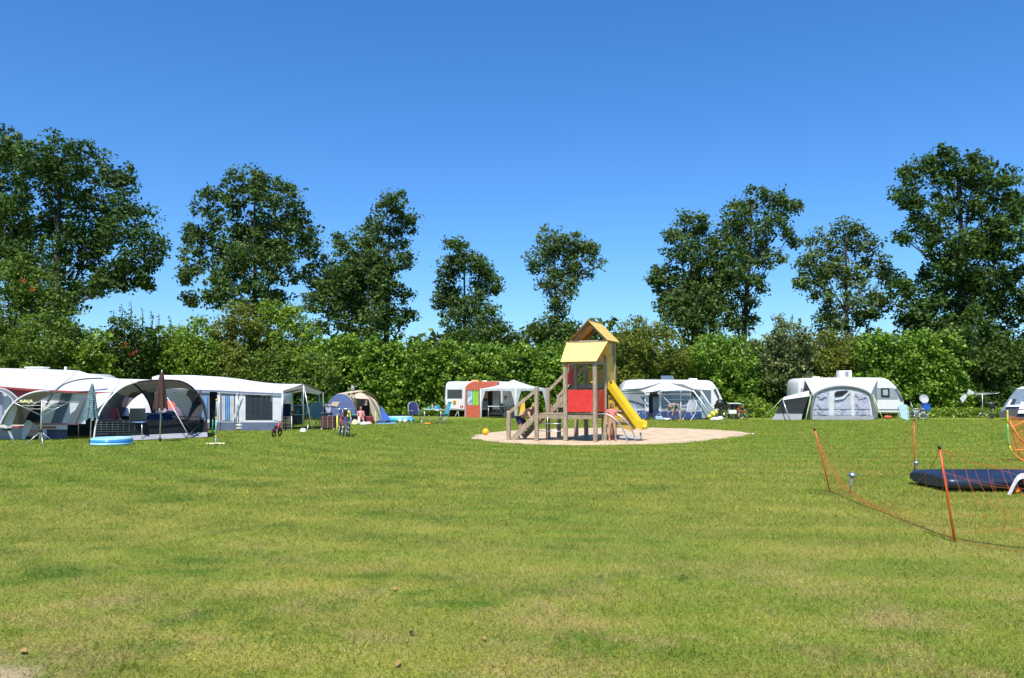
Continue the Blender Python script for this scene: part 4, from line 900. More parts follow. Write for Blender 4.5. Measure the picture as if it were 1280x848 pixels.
# left bay hoop of the shelter joining the awning
h3 = smoothp([P(57, 508, 26.4), P(61, 500, 26.4), P(70, 487.5, 26.4), P(82, 479, 26.4), P(97, 475, 26.6), P(112, 473.2, 27), P(128, 473.2, 27.4)], 2)
q = MB(); q.tube(h3, .026, 8); q.build('side_hoop', grey_f, sh)
q = MB(); q.strip(h3, [Vector((p.x*1.006, p.y+.28, p.z+.02)) for p in h3], 2); q.build('side_bay', white2, sh)
q = MB(); q.strip([P(140, 491, 26.6), P(131, 503, 26.2), P(122, 511, 26.0)], [P(119, 492, 27.1), P(115, 503, 27.1), P(108, 513, 27.1)], 2); q.build('white_flap', white2, sh)
# furniture in the shelter
def at(px, py): return G(px, py)
camp_chair('reclining chair with pale khaki back and black trim inside the grey shelter', Vector((P(174, 545, 27.6).x, 27.6, 0)), math.pi+.2, khaki, alu, True, recline=.10)
camp_table('pale blue topped camping table behind the black mesh wall of the shelter', Vector((P(163, 545, 26.6).x, 26.6, 0)), .1, .95, .5, .60, lblue)
for (x, dd, lab) in ((190, 27.3, 'navy folding chair left of the brown parasol stem inside the shelter'), (206, 27.9, 'navy folding chair right of the brown parasol stem inside the shelter')):
    camp_chair(lab, Vector((P(x, 545, dd).x, dd, 0)), .3, navy_f, alu)
camp_chair('tall navy folding chair at the right end inside the grey shelter', Vector((P(233, 545, 27.9).x, 27.9, 0)), -.5, dgrey, blk, True, s=1.18)
J = sit(); person('person in a dark red top sitting behind the black mesh wall of the shelter', Vector((P(140, 545, 26.9).x, 26.9, 0)), 1.0, J, red_f, black_f, hair_d, skin2)
camp_chair('dark folding chair under the seated person in the shelter', Vector((P(140, 545, 26.9).x, 26.95, 0)), 1.0, black_f, blk)
def dome(label, c, rx, ry, h, m1, m2, n=16, door=None):
    t = thing('dome_tent', label, 'tent', c)
    def f(u, v, s0):
        a = s0+math.pi*u; e = math.pi/2*v; k = math.cos(e)**.9
        return c+Vector((rx*math.cos(a)*k, ry*math.sin(a)*k, h*math.sin(e)**.85+.02))
    q = MB(); q.grid(lambda u, v: f(u, v, math.pi*.5), n, 8); q.build('left_cover', m1, t); q = MB(); q.grid(lambda u, v: f(u, v, -math.pi*.5), n, 8); q.build('right_cover', m2, t)
    for s_ in (.4, 1.1):
        q = MB(); q.tube([f(0, 1-abs(2*k/16-1) if True else 0, s_ if k < 8 else s_+math.pi)+Vector((0, -.0, .012)) for k in range(17)], .012, 5); q.build('tent_pole', dgrey, t)
    q = MB(); q.plate([c+Vector((-rx*.28, -ry*.98, .04)), c+Vector((rx*.30, -ry*.98, .04)), c+Vector((rx*.1, -ry*.6, h*.62)), c+Vector((-rx*.06, -ry*.6, h*.64))], (0, -.015, 0)); q.build('door', m1, t)
    return t
dome('white and lilac dome tent on the grass, seen through the shelter opening', Vector((P(171, 530, 33.5).x, 33.5, 0)), 1.15, 1.1, 1.62, purple, white)
dome('small mauve dome tent seen through the right opening of the shelter', Vector((P(213, 530, 32.0).x, 32.0, 0)), .60, .6, 1.05, purple, fab('dusty mauve cloth', (.25, .17, .22)))
q = MB(); c = P(211, 509, 31.4); q.strip([c+Vector((-.22, 0, .15)), c+Vector((0, -.02, .28)), c+Vector((.24, 0, .14))], [c+Vector((-.28, -.1, -.06)), c+Vector((0, -.14, -.02)), c+Vector((.28, -.1, -.08))], 3); solo(q.build('towel', mat('coral cloth', (.75, .12, .08), .8)), 'coral red towel laid over the small mauve dome tent', 'towel')
# closed parasols
def parasol(label, px, py, top, m, D_, wtop, wbot, hb, ptop=None, frill=True, folds=7, trim=None):
    t = thing('parasol', label, 'parasol', Vector((P(px, py, D_).x, D_, 0))); b = t.location; h = P(px, top, D_).z
    LB().tube([(0, 0, -.15), (0, 0, h-.05)], .019, 8).build('pole', alu, t)
    LB().tube([(0, 0, h-.06), (0, 0, h+.06)], [.02, .012], 6).build('finial', plw, t)
    zb = P(px, hb, D_).z
    def f(u, v):
        a = 2*math.pi*u; z = h-.03+(zb-h+.03)*v; w = wtop+(wbot-wtop)*v**.8; w *= 1+.22*math.cos(folds*a)*(.3+.7*v); z -= .05*math.cos(folds*a)*v
        return Vector((w*math.cos(a), w*math.sin(a), z))
    LB().grid(lambda u, v: f(u, v), folds*8, 8).build('canopy', m, t)
    LB().tube([(math.cos(a)*wtop*2.0, math.sin(a)*wtop*2.0, (h*.55+zb*.45)) for a in [2*math.pi*k/12 for k in range(12)]], .008, 4, closed=True).build('tie_strap', black_f, t)
    LB().lathe((0, 0, 0), [(.03, 0), (.045, .02), (.045, .12), (.024, .14)], 10).build('ground_spike', blk, t)
    if trim:
        LB().grid(lambda u, v: f(u, .90+.1*v)*1.0+Vector((0, 0, -.045)), folds*8, 2).build('valance', trim, t)
    return t
ck = mat('green white check', (.40, .50, .50), .85); nt = ck.node_tree; br = nt.nodes.new('ShaderNodeTexBrick'); tcn = nt.nodes.new('ShaderNodeTexCoord'); mpp = nt.nodes.new('ShaderNodeMapping'); mpp.inputs['Rotation'].default_value = (math.pi/2, 0, 0)
br.inputs['Color1'].default_value = (.26, .36, .37, 1); br.inputs['Color2'].default_value = (.12, .21, .23, 1); br.inputs['Mortar'].default_value = (.025, .06, .07, 1); br.inputs['Scale'].default_value = 9; br.inputs['Mortar Size'].default_value = .07; br.offset = 0; br.inputs['Row Height'].default_value = .5
nt.links.new(tcn.outputs['Object'], mpp.inputs[0]); nt.links.new(mpp.outputs[0], br.inputs[0]); nt.links.new(br.outputs[0], nt.nodes['Principled BSDF'].inputs['Base Color'])
parasol('closed parasol in green and white check standing at the left end of the shelter', 112.8, 555.5, 479, ck, DG(555), .03, .20, 524)
parasol('closed dark brown parasol standing in front of the grey shelter', 199.8, 552, 465, brown_f, DG(552.5), .045, .20, 510, trim=fab('dark brown valance', (.05, .028, .02)))
# rotary airers
def airer(label, loc, h, arms, spread, folded, rz=0, cloth=None):
    t = thing('rotary_airer', label, 'clothes airer', loc, rz, 'rotary clothes airers')
    LB().tube([(0, 0, .12), (0, 0, h)], [.028, .020], 8).build('pole', alu, t)
    for k in range(4 if folded else 3):
        a = .5+2*math.pi*k/(4 if folded else 3); LB().tube([(0, 0, .40), (.42*math.cos(a), .42*math.sin(a), .0)], .014, 6).build('leg', alu, t)
    LB().lathe((0, 0, 0), [(.03, .37), (.045, .38), (.045, .46), (.03, .47)], 10).build('collar', blk, t)
    tips = []
    for k in range(4):
        a = .35+math.pi/2*k; st = Vector((0, 0, h-(.48 if folded else .10))); tp = Vector((spread*math.cos(a), spread*math.sin(a), h-(.05 if folded else -.04)))
        LB().tube([st, tp], .010, 6).build('arm', alu, t); tips.append((st, tp)); LB().tube([(0, 0, h), tuple(st.lerp(tp, .55))], .007, 5).build('strut', alu, t)
    for f_ in ((.5, .75, .97) if folded else (.35, .5, .65, .8, .97)):
        LB().tube([st.lerp(tp, f_)-Vector((0, 0, .01)) for st, tp in tips], .0035, 4, closed=True).build('line', plw, t)
    return t
p = G(50.5, 556); airer('silver half opened rotary airer in front of the left awning', p, P(50, 500, p.y).z, 4, .78, True, .2)
q = MB(); c = P(33, 503, p.y); q.tube([c+Vector((-.2, 0, .02)), c+Vector((.2, 0, .02))], .012, 5)
for k in range(9): q.box(c+Vector((-.17+.042*k, 0, random.uniform(-.01, .05))), (.05, .025, .06), rz=k)
solo(q.build('clothes_pegs', ployel), 'cluster of pale yellow pegs on the left arm of the half opened airer', 'pegs')
p = G(1228, 520.5); p.y = 49.0; p.x = P(1228, 500, 49.0).x; tr_ = airer('wide open rotary airer on the grass in front of the dark undergrowth at right', p, P(1228, 492, 49).z, 4, 1.0, False, .3)
q = MB(); c = P(1213, 492.5, 49); q.strip([c+Vector((-.1, 0, .3)), c+Vector((.25, 0, .08))], [c+Vector((-.22, 0, -.02)), c+Vector((.18, 0, -.05))], 4); q.strip([c+Vector((-.3, .1, -.0)), c+Vector((-.1, .1, -.1))], [c+Vector((-.62, .1, -.28)), c+Vector((-.42, .1, -.55))], 4)
solo(q.build('laundry', white2), 'white laundry hanging on the left arm of the open airer', 'laundry')
# paddling pool
pp = thing('paddling_pool', 'round inflatable paddling pool in two blues on the lawn at left', 'pool', G(139.5, 556.3))
for k, (z, m) in enumerate(((.05, lblue_v), (.12, blue_v), (.18, lblue_v))):
    LB().tube([(.54*math.cos(a), .54*math.sin(a), z) for a in [2*math.pi*i/40 for i in range(40)]], .052 if k < 2 else .045, 10, closed=True).build('ring', m, pp)
LB().lathe((0, 0, .03), [(0, 0), (.52, 0)], 24).build('pool_floor', blue_v, pp)
wm = mat('pool water', (.05, .30, .50), .05); LB().lathe((0, 0, .10), [(0, 0), (.51, 0)], 24).build('water', wm, pp)
# swing ball post
p = G(269.5, 556.5); sw = thing('swingball_post', 'light blue post with yellow collars on a pale cross base, on the lawn', 'garden game', p); hh = P(269, 500, p.y).z
for i, (z0, z1, m) in enumerate(((0.04, .24, mat('sky blue plastic', (.25, .55, .72), .4)), (.27, .80, mat('sky blue plastic', (0, 0, 0))), (.83, hh, mat('dull green plastic', (.22, .38, .35), .4)))): LB().cyl((0, 0, z0), (0, 0, z1), .020, 8).build('pole', m, sw)
for z in (.255, .815, hh): LB().cyl((0, 0, z-.025), (0, 0, z+.025), .030, 8).build('collar', ply, sw)
q = LB(); q.box((0, 0, .04), (.56, .10, .05), bev=.015); q.box((0, .18, .0425), (.10, .24, .045), bev=.01); q.box((0, -.18, .0425), (.10, .24, .045), bev=.01); q.build('base', ployel, sw)
for x in (-.20, -.12, 0.0, .08, .2): LB().box((x, -.052 if abs(x) > .06 else -.302, .04), (.04, .01, .03)).build('vent_slot', blk, sw)
# ================================================================ C: white and blue awning
D = 33.3
c2 = thing('caravan', 'white caravan hidden behind the blue and white awning', 'caravan', Vector((P(270, 500, 37).x, 37, 0)))
hullbox('body', [(198, 472), (272, 472.5), (285, 474), (330, 479.5), (350, 484), (352, 525), (192, 525), (192, 476)], 36.1, 38.2, gel, c2, .1); cwheel(c2, Vector((P(262, 520, 36.4).x, 36.2, .32)))
ab = thing('caravan_awning', 'long white awning with blue grey base and a dark window, left of the small canopy', 'awning', Vector((P(290, 530, D).x, D, 0)))
rg = [P(190, 471.5, 36), P(198, 469.2, 36), P(240, 469.2, 36), P(275, 471.2, 36), P(301, 474, 36), P(329, 479, 35.6), P(352, 480, 35.4), P(379.5, 480.4, 35.2)]
ev = [P(190, 485, D-.05), P(205, 486, D-.05), P(240, 487, D-.05), P(275, 488.2, D-.05), P(298, 489.4, D-.05), P(325, 490.6, D-.05), P(340, 491.3, D-.05), P(353, 491.8, D-.05)]
q = MB(); q.strip(rg, ev, 6, .05); q.build('roof', white, ab); seams(rg, ev, (2, 4, 6), ab, .05)
q = MB(); q.strip([p+Vector((0, -.015, 0)) for p in ev[2:]], [p+Vector((0, -.03, -.07)) for p in ev[2:]], 1); q.build('eave_band', steelb, ab)
wallpiece('front_wall', (298, 352, 491.8, 528.2, D), [(306.8, 340.8, 494, 525.7)], offw, ab)
wallpiece('front_wall', (246, 298, 489.5, 528.2, D), [(248, 262, 492.5, 525), (262, 270, 489.5, 528.2), (270, 271.5, 489.5, 528.2), (276.5, 294, 493, 527)], offw, ab)
pane('large_window', 306.8, 340.8, 494, 525.7, D+.02, vinyl_d, ab)
q = MB()
for x in (315, 321, 329, 334): q.strip([P(x, 495, D+.5), P(x+4, 495, D+.5)], [P(x-1, 519, D+.5), P(x+3.4, 519, D+.5)], 2)
q.build('inside_curtain', tealg, ab)
q = MB(); q.box(P(331, 523, D+.8), (.7, .4, .1)); q.build('inside_shelf', plg, ab)
pane('door_window', 248, 262, 492.5, 525, D+.02, vinyl_b, ab); pane('door_window', 276.5, 294, 493, 527, D+.02, vinyl_b, ab)
for (a, b_x) in ((277.5, 281.5), (287.5, 292.5)): pane('lace_curtain', a, b_x, 495, 526, D-.03, white2, ab, fold=.02, nf=2)
pane('blue_curtain', 282, 287, 495, 526, D-.02, lblue, ab, fold=.03, nf=2); pane('blue_curtain', 250, 259, 495, 522, D-.02, lblue, ab, fold=.03, nf=2)
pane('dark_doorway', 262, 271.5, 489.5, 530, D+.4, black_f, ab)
pane('mud_wall', 246, 262, 528.2, 536.5, D-.02, steelb, ab); pane('mud_wall', 271.5, 349, 528.2, 538.6, D-.02, steelb, ab, fold=.03, nf=9)
for x in (274, 296.5, 352.8):
    q = MB(); q.tube([P(x, 490.5, D-.08), P(x-1, 538.4, D-.2)], .022, 6); q.build('awning_pole', alu, ab)
q = MB(); q.strip([P(303, 492, D-.1), P(299, 497, D-.1)], [P(292, 526, D-.1), P(290, 529, D-.1)], 1); q.build('door_flap', white2, ab)
q = MB(); q.strip([P(340, 492, D+.02), P(352, 492, D+.02)], [P(333, 480, 35.5), P(352, 480.5, 35.5)], 1); q.build('side_wall', offw, ab)
pane('side_blind', 353, 363.5, 505, 522, D+1.6, navy_f, ab)
# small side canopy
sc_ = thing('sun_canopy', 'small grey edged sun canopy on poles right of the blue and white awning', 'canopy', Vector((P(379, 535, 34).x, 34.0, 0)))
pk0 = P(379.5, 480.6, 33.4); pk1 = P(377, 489.2, 36.2); el0 = P(353.8, 489.4, 33.2); el1 = P(354, 492.3, 36); er0 = P(403.8, 490, 33.9); er1 = P(399, 493.2, 36.5)
q = MB(); q.strip([el0, el1], [pk0, pk1], 4, .03); q.strip([pk0+Vector((.002, 0, 0)), pk1+Vector((.002, 0, 0))], [er0, er1], 4, .03); q.build('canopy_cloth', fab('grey cream cloth', (.42, .43, .40), trans=.25), sc_)
q = MB(); q.tube([el0, pk0, er0], .02, 6); q.build('front_bar', dgrey, sc_)
for (a, b) in ((pk0, P(378.5, 537, 33.6)), (pk0, P(390.5, 537.4, 33.2)), (er0, P(405, 534, 34.6)), (el0, P(352.5, 539, 33.1)), (pk1, P(378, 532.0, 36.2)), (er1, P(399, 531, 36.8))):
    b = Vector((b.x, b.y, 0)); q = MB(); q.tube([a, b], .019, 6); q.build('pole', alu, sc_)
# things under it
wb = thing('windbreak', 'low checked windbreak between white posts beside the awning corner', 'windbreak', Vector((P(357, 538, 33.4).x, 33.4, 0)))
pane('cloth', 351, 364.5, 521, 537, 33.5, mat('maroon mesh', (.05, .02, .03), .8, alpha=.8), wb)
q = MB()
for y in (521.5, 525, 529, 533, 537): q.tube([P(350.5, y, 33.46), P(364.5, y, 33.46)], .008, 4)
for x in (354, 358, 361.5): q.tube([P(x, 521, 33.46), P(x, 537, 33.46)], .005, 4)
q.build('stitched_tape', lgrey, wb)
for x in (350.5, 364.5):
    q = MB(); q.tube([P(x, 520.5, 33.42), Vector((P(x, 538, 33.4).x, 33.4, -.05))], .016, 6); q.build('post', plw, wb)
kt = thing('camp_kitchen', 'folding camp kitchen stand with pale blue shelves under the canopy', 'camp kitchen', Vector((P(373, 533, 34.6).x, 34.6, 0)))
for z, m in ((1.02, lblue), (.62, mat('pale teal board', (.35, .50, .52), .5))): LB().box((0, 0, z), (.60, .45, .03), bev=.008).build('shelf', m, kt)
for i in (-1, 1):
    for j in (-1, 1): LB().tube([(i*.28, j*.2, 0), (i*.28, j*.2, 1.03)], .014, 6).build('leg', alu, kt)
LB().box((0, .21, .82), (.54, .02, .34)).build('back_panel', tealg, kt); LB().box((0, -.0, .40), (.44, .38, .38), bev=.02).build('cupboard', dgrey, kt)
for i, (x, m) in enumerate(((-.18, plr), (-.03, plgr), (.14, blk))): LB().lathe((x, -.05, .635), [(.05, 0), (.055, .12), (.03, .15), (.03, .19), (0, .19)], 10).build('pot', m, kt)
camp_chair('high backed grey green camping chair under the side canopy', Vector((P(394, 534, 34.4).x, 34.4, 0)), .1, tealg, alu, True, s=1.12)
camp_chair('lavender grey camping chair at the right pole of the side canopy', Vector((P(401.5, 534, 35.1).x, 35.1, 0)), -.2, fab('lavender cloth', (.32, .32, .48)), alu, True, s=1.0)
cr = thing('storage_cupboard', 'dark red folding cupboard on white feet in front of the tunnel tent', 'cupboard', Vector((P(410.8, 537, 34).x, 34, 0)))
LB().box((0, 0, .33), (.60, .42, .50), bev=.02).build('cloth_box', mat('maroon cloth', (.055, .018, .018), .8, var=.5), cr)
for z in (.12, .25, .38, .5): LB().box((0, -.213, z), (.58, .008, .015)).build('shelf_edge', fab('dusty red tape', (.22, .10, .09)), cr)
for x in (-.2, 0, .2): LB().box((x, -.2185, .33), (.012, .004, .48)).build('zip', lgrey, cr)
for x in (-.24, .24): LB().tube([(x, -.15, .08), (x*1.08, -.2, 0)], .022, 6).build('foot', plw, cr)
gr = thing('gas_grill', 'small black gas grill on top of the dark red cupboard', 'grill', Vector((P(409.5, 518, 34).x, 34, .585)))
LB().box((0, 0, .09), (.40, .30, .10), bev=.03).build('firebox', blk, gr); LB().tube([(-.16, .12, .12), (-.2, .16, .38), (.05, .16, .38)], .035, 8).build('lid', blk, gr)
for x in (-.15, .15): LB().tube([(x, 0, .06), (x, 0, 0)], .014, 6).build('foot', blk, gr)
LB().tube([(.12, 0, .14), (.13, 0, .36), (.22, -.02, .37), (.33, -.02, .36)], .014, 6).build('handle', blk, gr)
q = MB(); c = G(379, 541.5); q.box(c+Vector((0, 0, .08)), (.24, .18, .16), bev=.05); q.box(c+Vector((0, 0, .165)), (.20, .15, .03), bev=.01); solo(q.build('white_box', plw), 'small white box on the grass below the side canopy', 'box')
kb = thing('balance_bike', 'red and black small balance bike on the grass at the awning corner', 'toy bike', G(346, 546)); kb.rotation_euler = (0, 0, 1.45)
for x in (-.26, .26):
    LB().tube([(x+.13*math.cos(a), 0, .15+.13*math.sin(a)) for a in [2*math.pi*i/18 for i in range(18)]], .028, 7, closed=True).build('wheel', rubber, kb)
LB().tube(smoothp([(-.26, 0, .15), (-.12, 0, .32), (.1, 0, .30), (.20, 0, .48)], 1), .035, 8).build('frame', plr, kb); LB().tube([(.26, 0, .15), (.20, 0, .50)], .02, 6).build('fork', plr, kb)
LB().tube([(.19, -.2, .56), (.2, 0, .53), (.19, .2, .56)], .014, 6).build('handlebar', blk, kb); LB().ball((-.12, 0, .36), (.11, .06, .035), 10).build('saddle', blk, kb)
tp = thing('water_tap_stand', 'small white round topped stand on a yellow stake in front of the awning base', 'stand', G(299, 541.5))
LB().tube([(0, 0, -.05), (0, 0, .17)], .018, 6).build('stake', ply, tp); LB().lathe((0, 0, 0), [(0, .17), (.12, .17), (.13, .20), (.06, .22), (.04, .27), (.13, .29), (.13, .32), (.03, .34), (.03, .37), (.09, .39), (0, .40)], 14).build('white_tiers', plw, tp)
wp = thing('water_pole', 'dark green slim post on the grass between the grey shelter and the long awning', 'post', G(265.5, 545.5)); LB().tube([(0, 0, 0), (0, 0, .62)], .022, 6).build('post', plgr, wp); LB().box((0, 0, .64), (.06, .06, .06), bev=.01).build('cap', blk, wp)
# ================================================================ D: tunnel tent, beige and blue
D = 40.6
tt = thing('tunnel_tent', 'beige and blue family tunnel tent with an open doorway in front of the hedge', 'tent', Vector((P(442, 527, D).x, D, 0)))
def arc(xl, xr, yt, yb, D_, n=14, sk=0, pw=.85):
    o = []
    for i in range(n+1):
        a = math.pi*i/n; x = (xl+xr)/2-(xr-xl)/2*math.copysign(abs(math.cos(a))**pw, math.cos(a)); y = yb-(yb-yt)*math.sin(a)**.9; o.append(P(x+sk*math.sin(a), y, D_))
    for p in (o[0], o[-1]): p.z = 0.01
    return o
a1 = arc(406.5, 445, 492.5, 527, D-.1); a1b = arc(409, 446, 491.5, 526, D+.4); a2 = arc(412, 476.5, 488, 526, D+1.4, sk=4); a3 = arc(418, 477, 490, 524, D+3.0)
q = MB(); q.poly(a1); q.build('blue_end_wall', periw, tt)
q = MB(); q.strip(a1, a1b, 1); q.build('arch_hem', beige, tt)
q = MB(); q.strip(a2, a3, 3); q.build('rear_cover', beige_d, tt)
# curved flank between end arch and rear arch, with the doorway left open
def flank(i0, i1, m, nm):
    q = MB(); q.strip(a1b[i0:i1+1], a2[i0:i1+1], 4, 0); return q.build(nm, m, tt)
flank(0, 8, beige, 'front_flank')
fl_t = [P(441, 489.5, D+1.2), P(448, 490, D+1.15), P(456, 492.5, D+1.1), P(464, 496.5, D+1.0), P(470, 501, D+.95), P(474.5, 510, D+.9), P(476.8, 526, D+.9)]
fl_b = [P(436, 496, D+.5), P(446, 498.5, D+.45), P(459.5, 498.8, D+.4), P(461, 500, D+.38), P(462, 505, D+.36), P(464, 516, D+.34), P(468, 526.8, D+.3)]
q = MB(); q.strip(smoothp(fl_t, 1), smoothp(fl_b, 1), 2); q.build('porch_cover', beige, tt)
q = MB(); q.strip([P(437, 493, D+.3), P(443.5, 503, D+.3), P(445.5, 526, D+.2)], [P(441, 490, D+1), P(446.5, 500, D+.9), P(446.5, 525, D+.8)], 1); q.build('door_edge', beige, tt)
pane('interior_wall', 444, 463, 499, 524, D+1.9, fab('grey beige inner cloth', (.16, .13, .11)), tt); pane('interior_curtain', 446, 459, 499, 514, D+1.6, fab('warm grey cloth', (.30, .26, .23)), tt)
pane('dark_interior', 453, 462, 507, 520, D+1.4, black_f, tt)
sheet('window_patch', [P(416, 502.3, D-.13), P(425, 502.6, D-.13), P(421.5, 508.6, D-.13), P(413, 507, D-.13)], beige, tt)
for a_x in ([P(441, 489, D+1.15), P(444, 497, D+.4), P(445.5, 512, D+.15)], [P(456, 492, D+1.05), P(465, 500, D+.6), P(471, 510, D+.45), P(475, 522, D+.4)]):
    q = MB(); q.tube(smoothp(a_x, 2), .02, 6); q.build('tent_pole', dgrey, tt)
q = MB(); q.ball(P(441, 485.8, D+1.2), (.11, .10, .13), 10); q.ball(P(440.5, 483.5, D+1.2), (.07, .07, .09), 8); q.build('vent_hood', lgrey, tt)
q = MB(); q.poly([P(476, 507, D+1.3), P(488.5, 525.2, D+.9), P(476.8, 527, D+.7)]); q.poly([P(476, 507, D+1.3), P(488.5, 525.2, D+.9), P(484, 523.6, D+3)]); q.build('side_porch', fab('royal blue cloth', (.03, .10, .38)), tt)
q = MB(); q.plate([G(470, 530.5), G(494, 530.2), G(496, 528), G(474, 527.6)], (0, 0, .015)); solo(q.build('groundsheet', lblue), 'light blue groundsheet on the grass in front of the tunnel tent', 'groundsheet')
pl2 = thing('paddling_pool', 'flat turquoise inflatable pool lying right of the tunnel tent', 'pool', G(500, 527.2)); 
LB().tube([(.70*math.cos(a), .40*math.sin(a), .10) for a in [2*math.pi*i/30 for i in range(30)]], .10, 8, closed=True).build('ring', mat('turquoise vinyl', (.04, .40, .70), .3), pl2); LB().tube([(.62*math.cos(a), .35*math.sin(a), .22) for a in [2*math.pi*i/30 for i in range(30)]], .07, 8, closed=True).build('ring', mat('light vinyl', (.35, .60, .80), .3), pl2)
for x, y, r_, lab in ((500.2, 528.5, .10, 'smaller white ball in front of the turquoise pool'), (506.5, 529.2, .12, 'larger white ball right of the smaller one, below the turquoise pool')):
    q = MB(); c = G(x, y); q.ball(c+Vector((0, 0, r_)), r_, 12); solo(q.build('white_ball', plw), lab, 'ball', 'white balls by the turquoise pool')
# clutter in front of the door
camp_table('low dark table with a green cloth in the tunnel tent doorway', Vector((P(447.5, 524, D-.3).x, D-.3, 0)), .1, .75, .5, .40, dgrey)
q = MB(); c = P(443.5, 517.2, D-.3); q.box((c.x, c.y, .45), (.24, .2, .06), bev=.02); solo(q.build('green_box', mat('sea green plastic', (.03, .35, .22), .4)), 'green flat box on the low dark table', 'box')
J = sit(.28); person('small child in a pink top sitting in front of the tunnel tent doorway', Vector((P(451, 526, D-.75).x, D-.75, 0)), .3, J, fab('pink cloth', (.75, .30, .30)), red_f, hair_b, skin, .72)
for (x, y, rx, h_, m, lab, nm) in ((443.5, 531.6, .17, .28, ployel, 'yellow and white toy bag nearest the bikes', 'toy_bag'), (448.5, 531.3, .08, .42, plw, 'white bottle standing beside the yellow toy bag', 'bottle'), (455, 531.2, .20, .16, plw, 'white heap of towels in front of the grey pop up lid', 'towel_heap'), (460.5, 530.6, .18, .14, mat('peach cloth', (.8, .5, .4), .8), 'peach coloured towel heap below the tent door pole', 'towel_heap')):
    q = MB(); c = G(x, y); q.lathe(c, [(0, 0), (rx, 0), (rx*1.05, h_*.3), (rx*.75, h_*.7), (rx*.3, h_*.95), (0, h_)], 10); q.ball(c+Vector((rx*.4, 0, h_*.5)), (rx*.5, rx*.5, h_*.35), 8); solo(q.build(nm, m), lab, nm.split('_')[-1])
q = MB(); c = G(461.5, 529.3); q.grid(lambda u, v: c+Vector((-.38+.76*u, .25*(v-.5), .36*math.sin(math.pi*u)*(1-.15*(2*v-1)**2)+.01)), 14, 4); solo(q.build('grey_lid', lgrey), 'grey domed beach shelter lid on the grass by the tent door', 'lid')
q = MB(); c = Vector((P(456, 526, D-.2).x, D-.2, 0)); q.box(c+Vector((0, 0, .2)), (.85, .3, .36), bev=.05); solo(q.build('red_bag', fab('maroon bag cloth', (.20, .02, .02))), 'dark red holdall inside the tunnel tent doorway', 'bag')
for (x, y, yt, lab) in ((421.5, 542.5, 520, 'stouter yellow stake left of the parked bikes'), (469.4, 537.5, 514, 'thin yellow stake in front of the tunnel tent right side')):
    c = G(x, y); q = MB(); q.tube([c-Vector((0, 0, .1)), P(x, yt, c.y)], .035 if x < 440 else .014, 6); q.tube([P(x, yt, c.y), P(x, yt, c.y)+Vector((0, 0, .05))], .02, 6); solo(q.build('yellow_stake', mat('lime yellow', (.65, .62, .05), .5)), lab, 'stake', 'yellow stakes near the tunnel tent')
p = G(429.5, 545.5); bicycle('red framed child bike parked on the grass, left of the pair', p+Vector((-.12, .15, 0)), -1.25, mat('red bike paint', (.4, .03, .04), .3), 1.02, group='bikes parked in front of the tunnel tent')
bicycle('blue framed child bike parked on the grass, right of the pair', p+Vector((.17, -.1, 0)), -1.32, mat('dark blue bike paint', (.02, .03, .12), .3), 1.04, group='bikes parked in front of the tunnel tent', basket=True)
q = MB(); c = P(436.5, 517.5, p.y-.35); q.strip([c+Vector((-.05, 0, .10)), c+Vector((.05, 0, .11))], [c+Vector((-.08, -.03, -.10)), c+Vector((.06, -.03, -.12))], 3); solo(q.build('yellow_cloth', yellow_f), 'yellow and white jacket hung over the right bike', 'jacket')
# ================================================================ E: old caravan with orange red awning, party gazebo
D = 51.5
oc = thing('caravan', 'old white caravan with a dark rear window and orange plate, left of the red awning', 'caravan', Vector((P(570, 520, D).x, D, 0)))
hullbox('body', [(556.8, 481), (559.5, 477.6), (563, 477), (640, 477), (643, 479), (643, 514), (558, 514), (556, 506), (555.8, 500)], D, D+2.1, gel, oc, .14)
def rect(par, nm, x0, x1, y0, y1, D_, m, d=.03):
    q = MB(); a = P(x0, y0, D_); b = P(x1, y1, D_); q.box(((a.x+b.x)/2, D_, (a.z+b.z)/2), (abs(b.x-a.x), d, abs(a.z-b.z)), bev=.012); return q.build(nm, m, par)
w_ = rect(oc, 'window_frame', 558.8, 578, 486.8, 498.4, D-.005, plg, .03); rect(oc, 'rear_window', 559.6, 577.2, 487.5, 497.8, D-.02, vinyl_d, .03)
pl_ = rect(oc, 'orange_plate', 566.2, 570, 500.6, 505.6, D-.02, plate_o)
q = MB()
for i in range(2):
    for k in range(2): q.box(P(567.3+1.6*k, 502+2.2*i, D-.04), (.045, .01, .06))
q.box(P(568, 503, D-.04), (.10, .01, .012)); q.build('plate_marks', blk, oc)
for x0, x1 in ((557.4, 559.2), (559.8, 561.3), (575.2, 576.6), (577.2, 578.8)): rect(oc, 'tail_light', x0, x1, 507, 509.6, D-.02, lamp_r)
rect(oc, 'bumper_strip', 556.5, 581, 511.2, 512.6, D-.02, lgrey)
cwheel(oc, Vector((P(592, 500, D).x, D+.35, .33))); q = MB(); q.tube([P(572.5, 513, D+.1), Vector((P(569, 0+520, D).x, D-.25, 0))], .02, 6); q.tube([P(572.5, 513, D+.1), Vector((P(574, 520, D).x, D-.2, 0))], .02, 6); q.build('corner_steady', steel, oc)
q = MB(); a = P(594, 476.2, D+.8); q.box(a, (.5, .4, .10), bev=.03); q.build('roof_hatch', mat('amber hatch', (.65, .35, .12), .5), oc)
q = MB(); a = P(606, 476.6, D+.8); q.box(a, (.3, .3, .07), bev=.02); q.build('roof_vent', plw, oc)
D2 = 50.2
ra = thing('caravan_awning', 'orange red awning with blue and lime curtains in its window, beside the old caravan', 'awning', Vector((P(592, 520, D2).x, D2, 0)))
tA = smoothp([P(580.4, 521.8, D2), P(581.2, 500, D2), P(582.5, 486, D2), P(585.5, 480, D2), P(590, 478.2, D2)], 1)
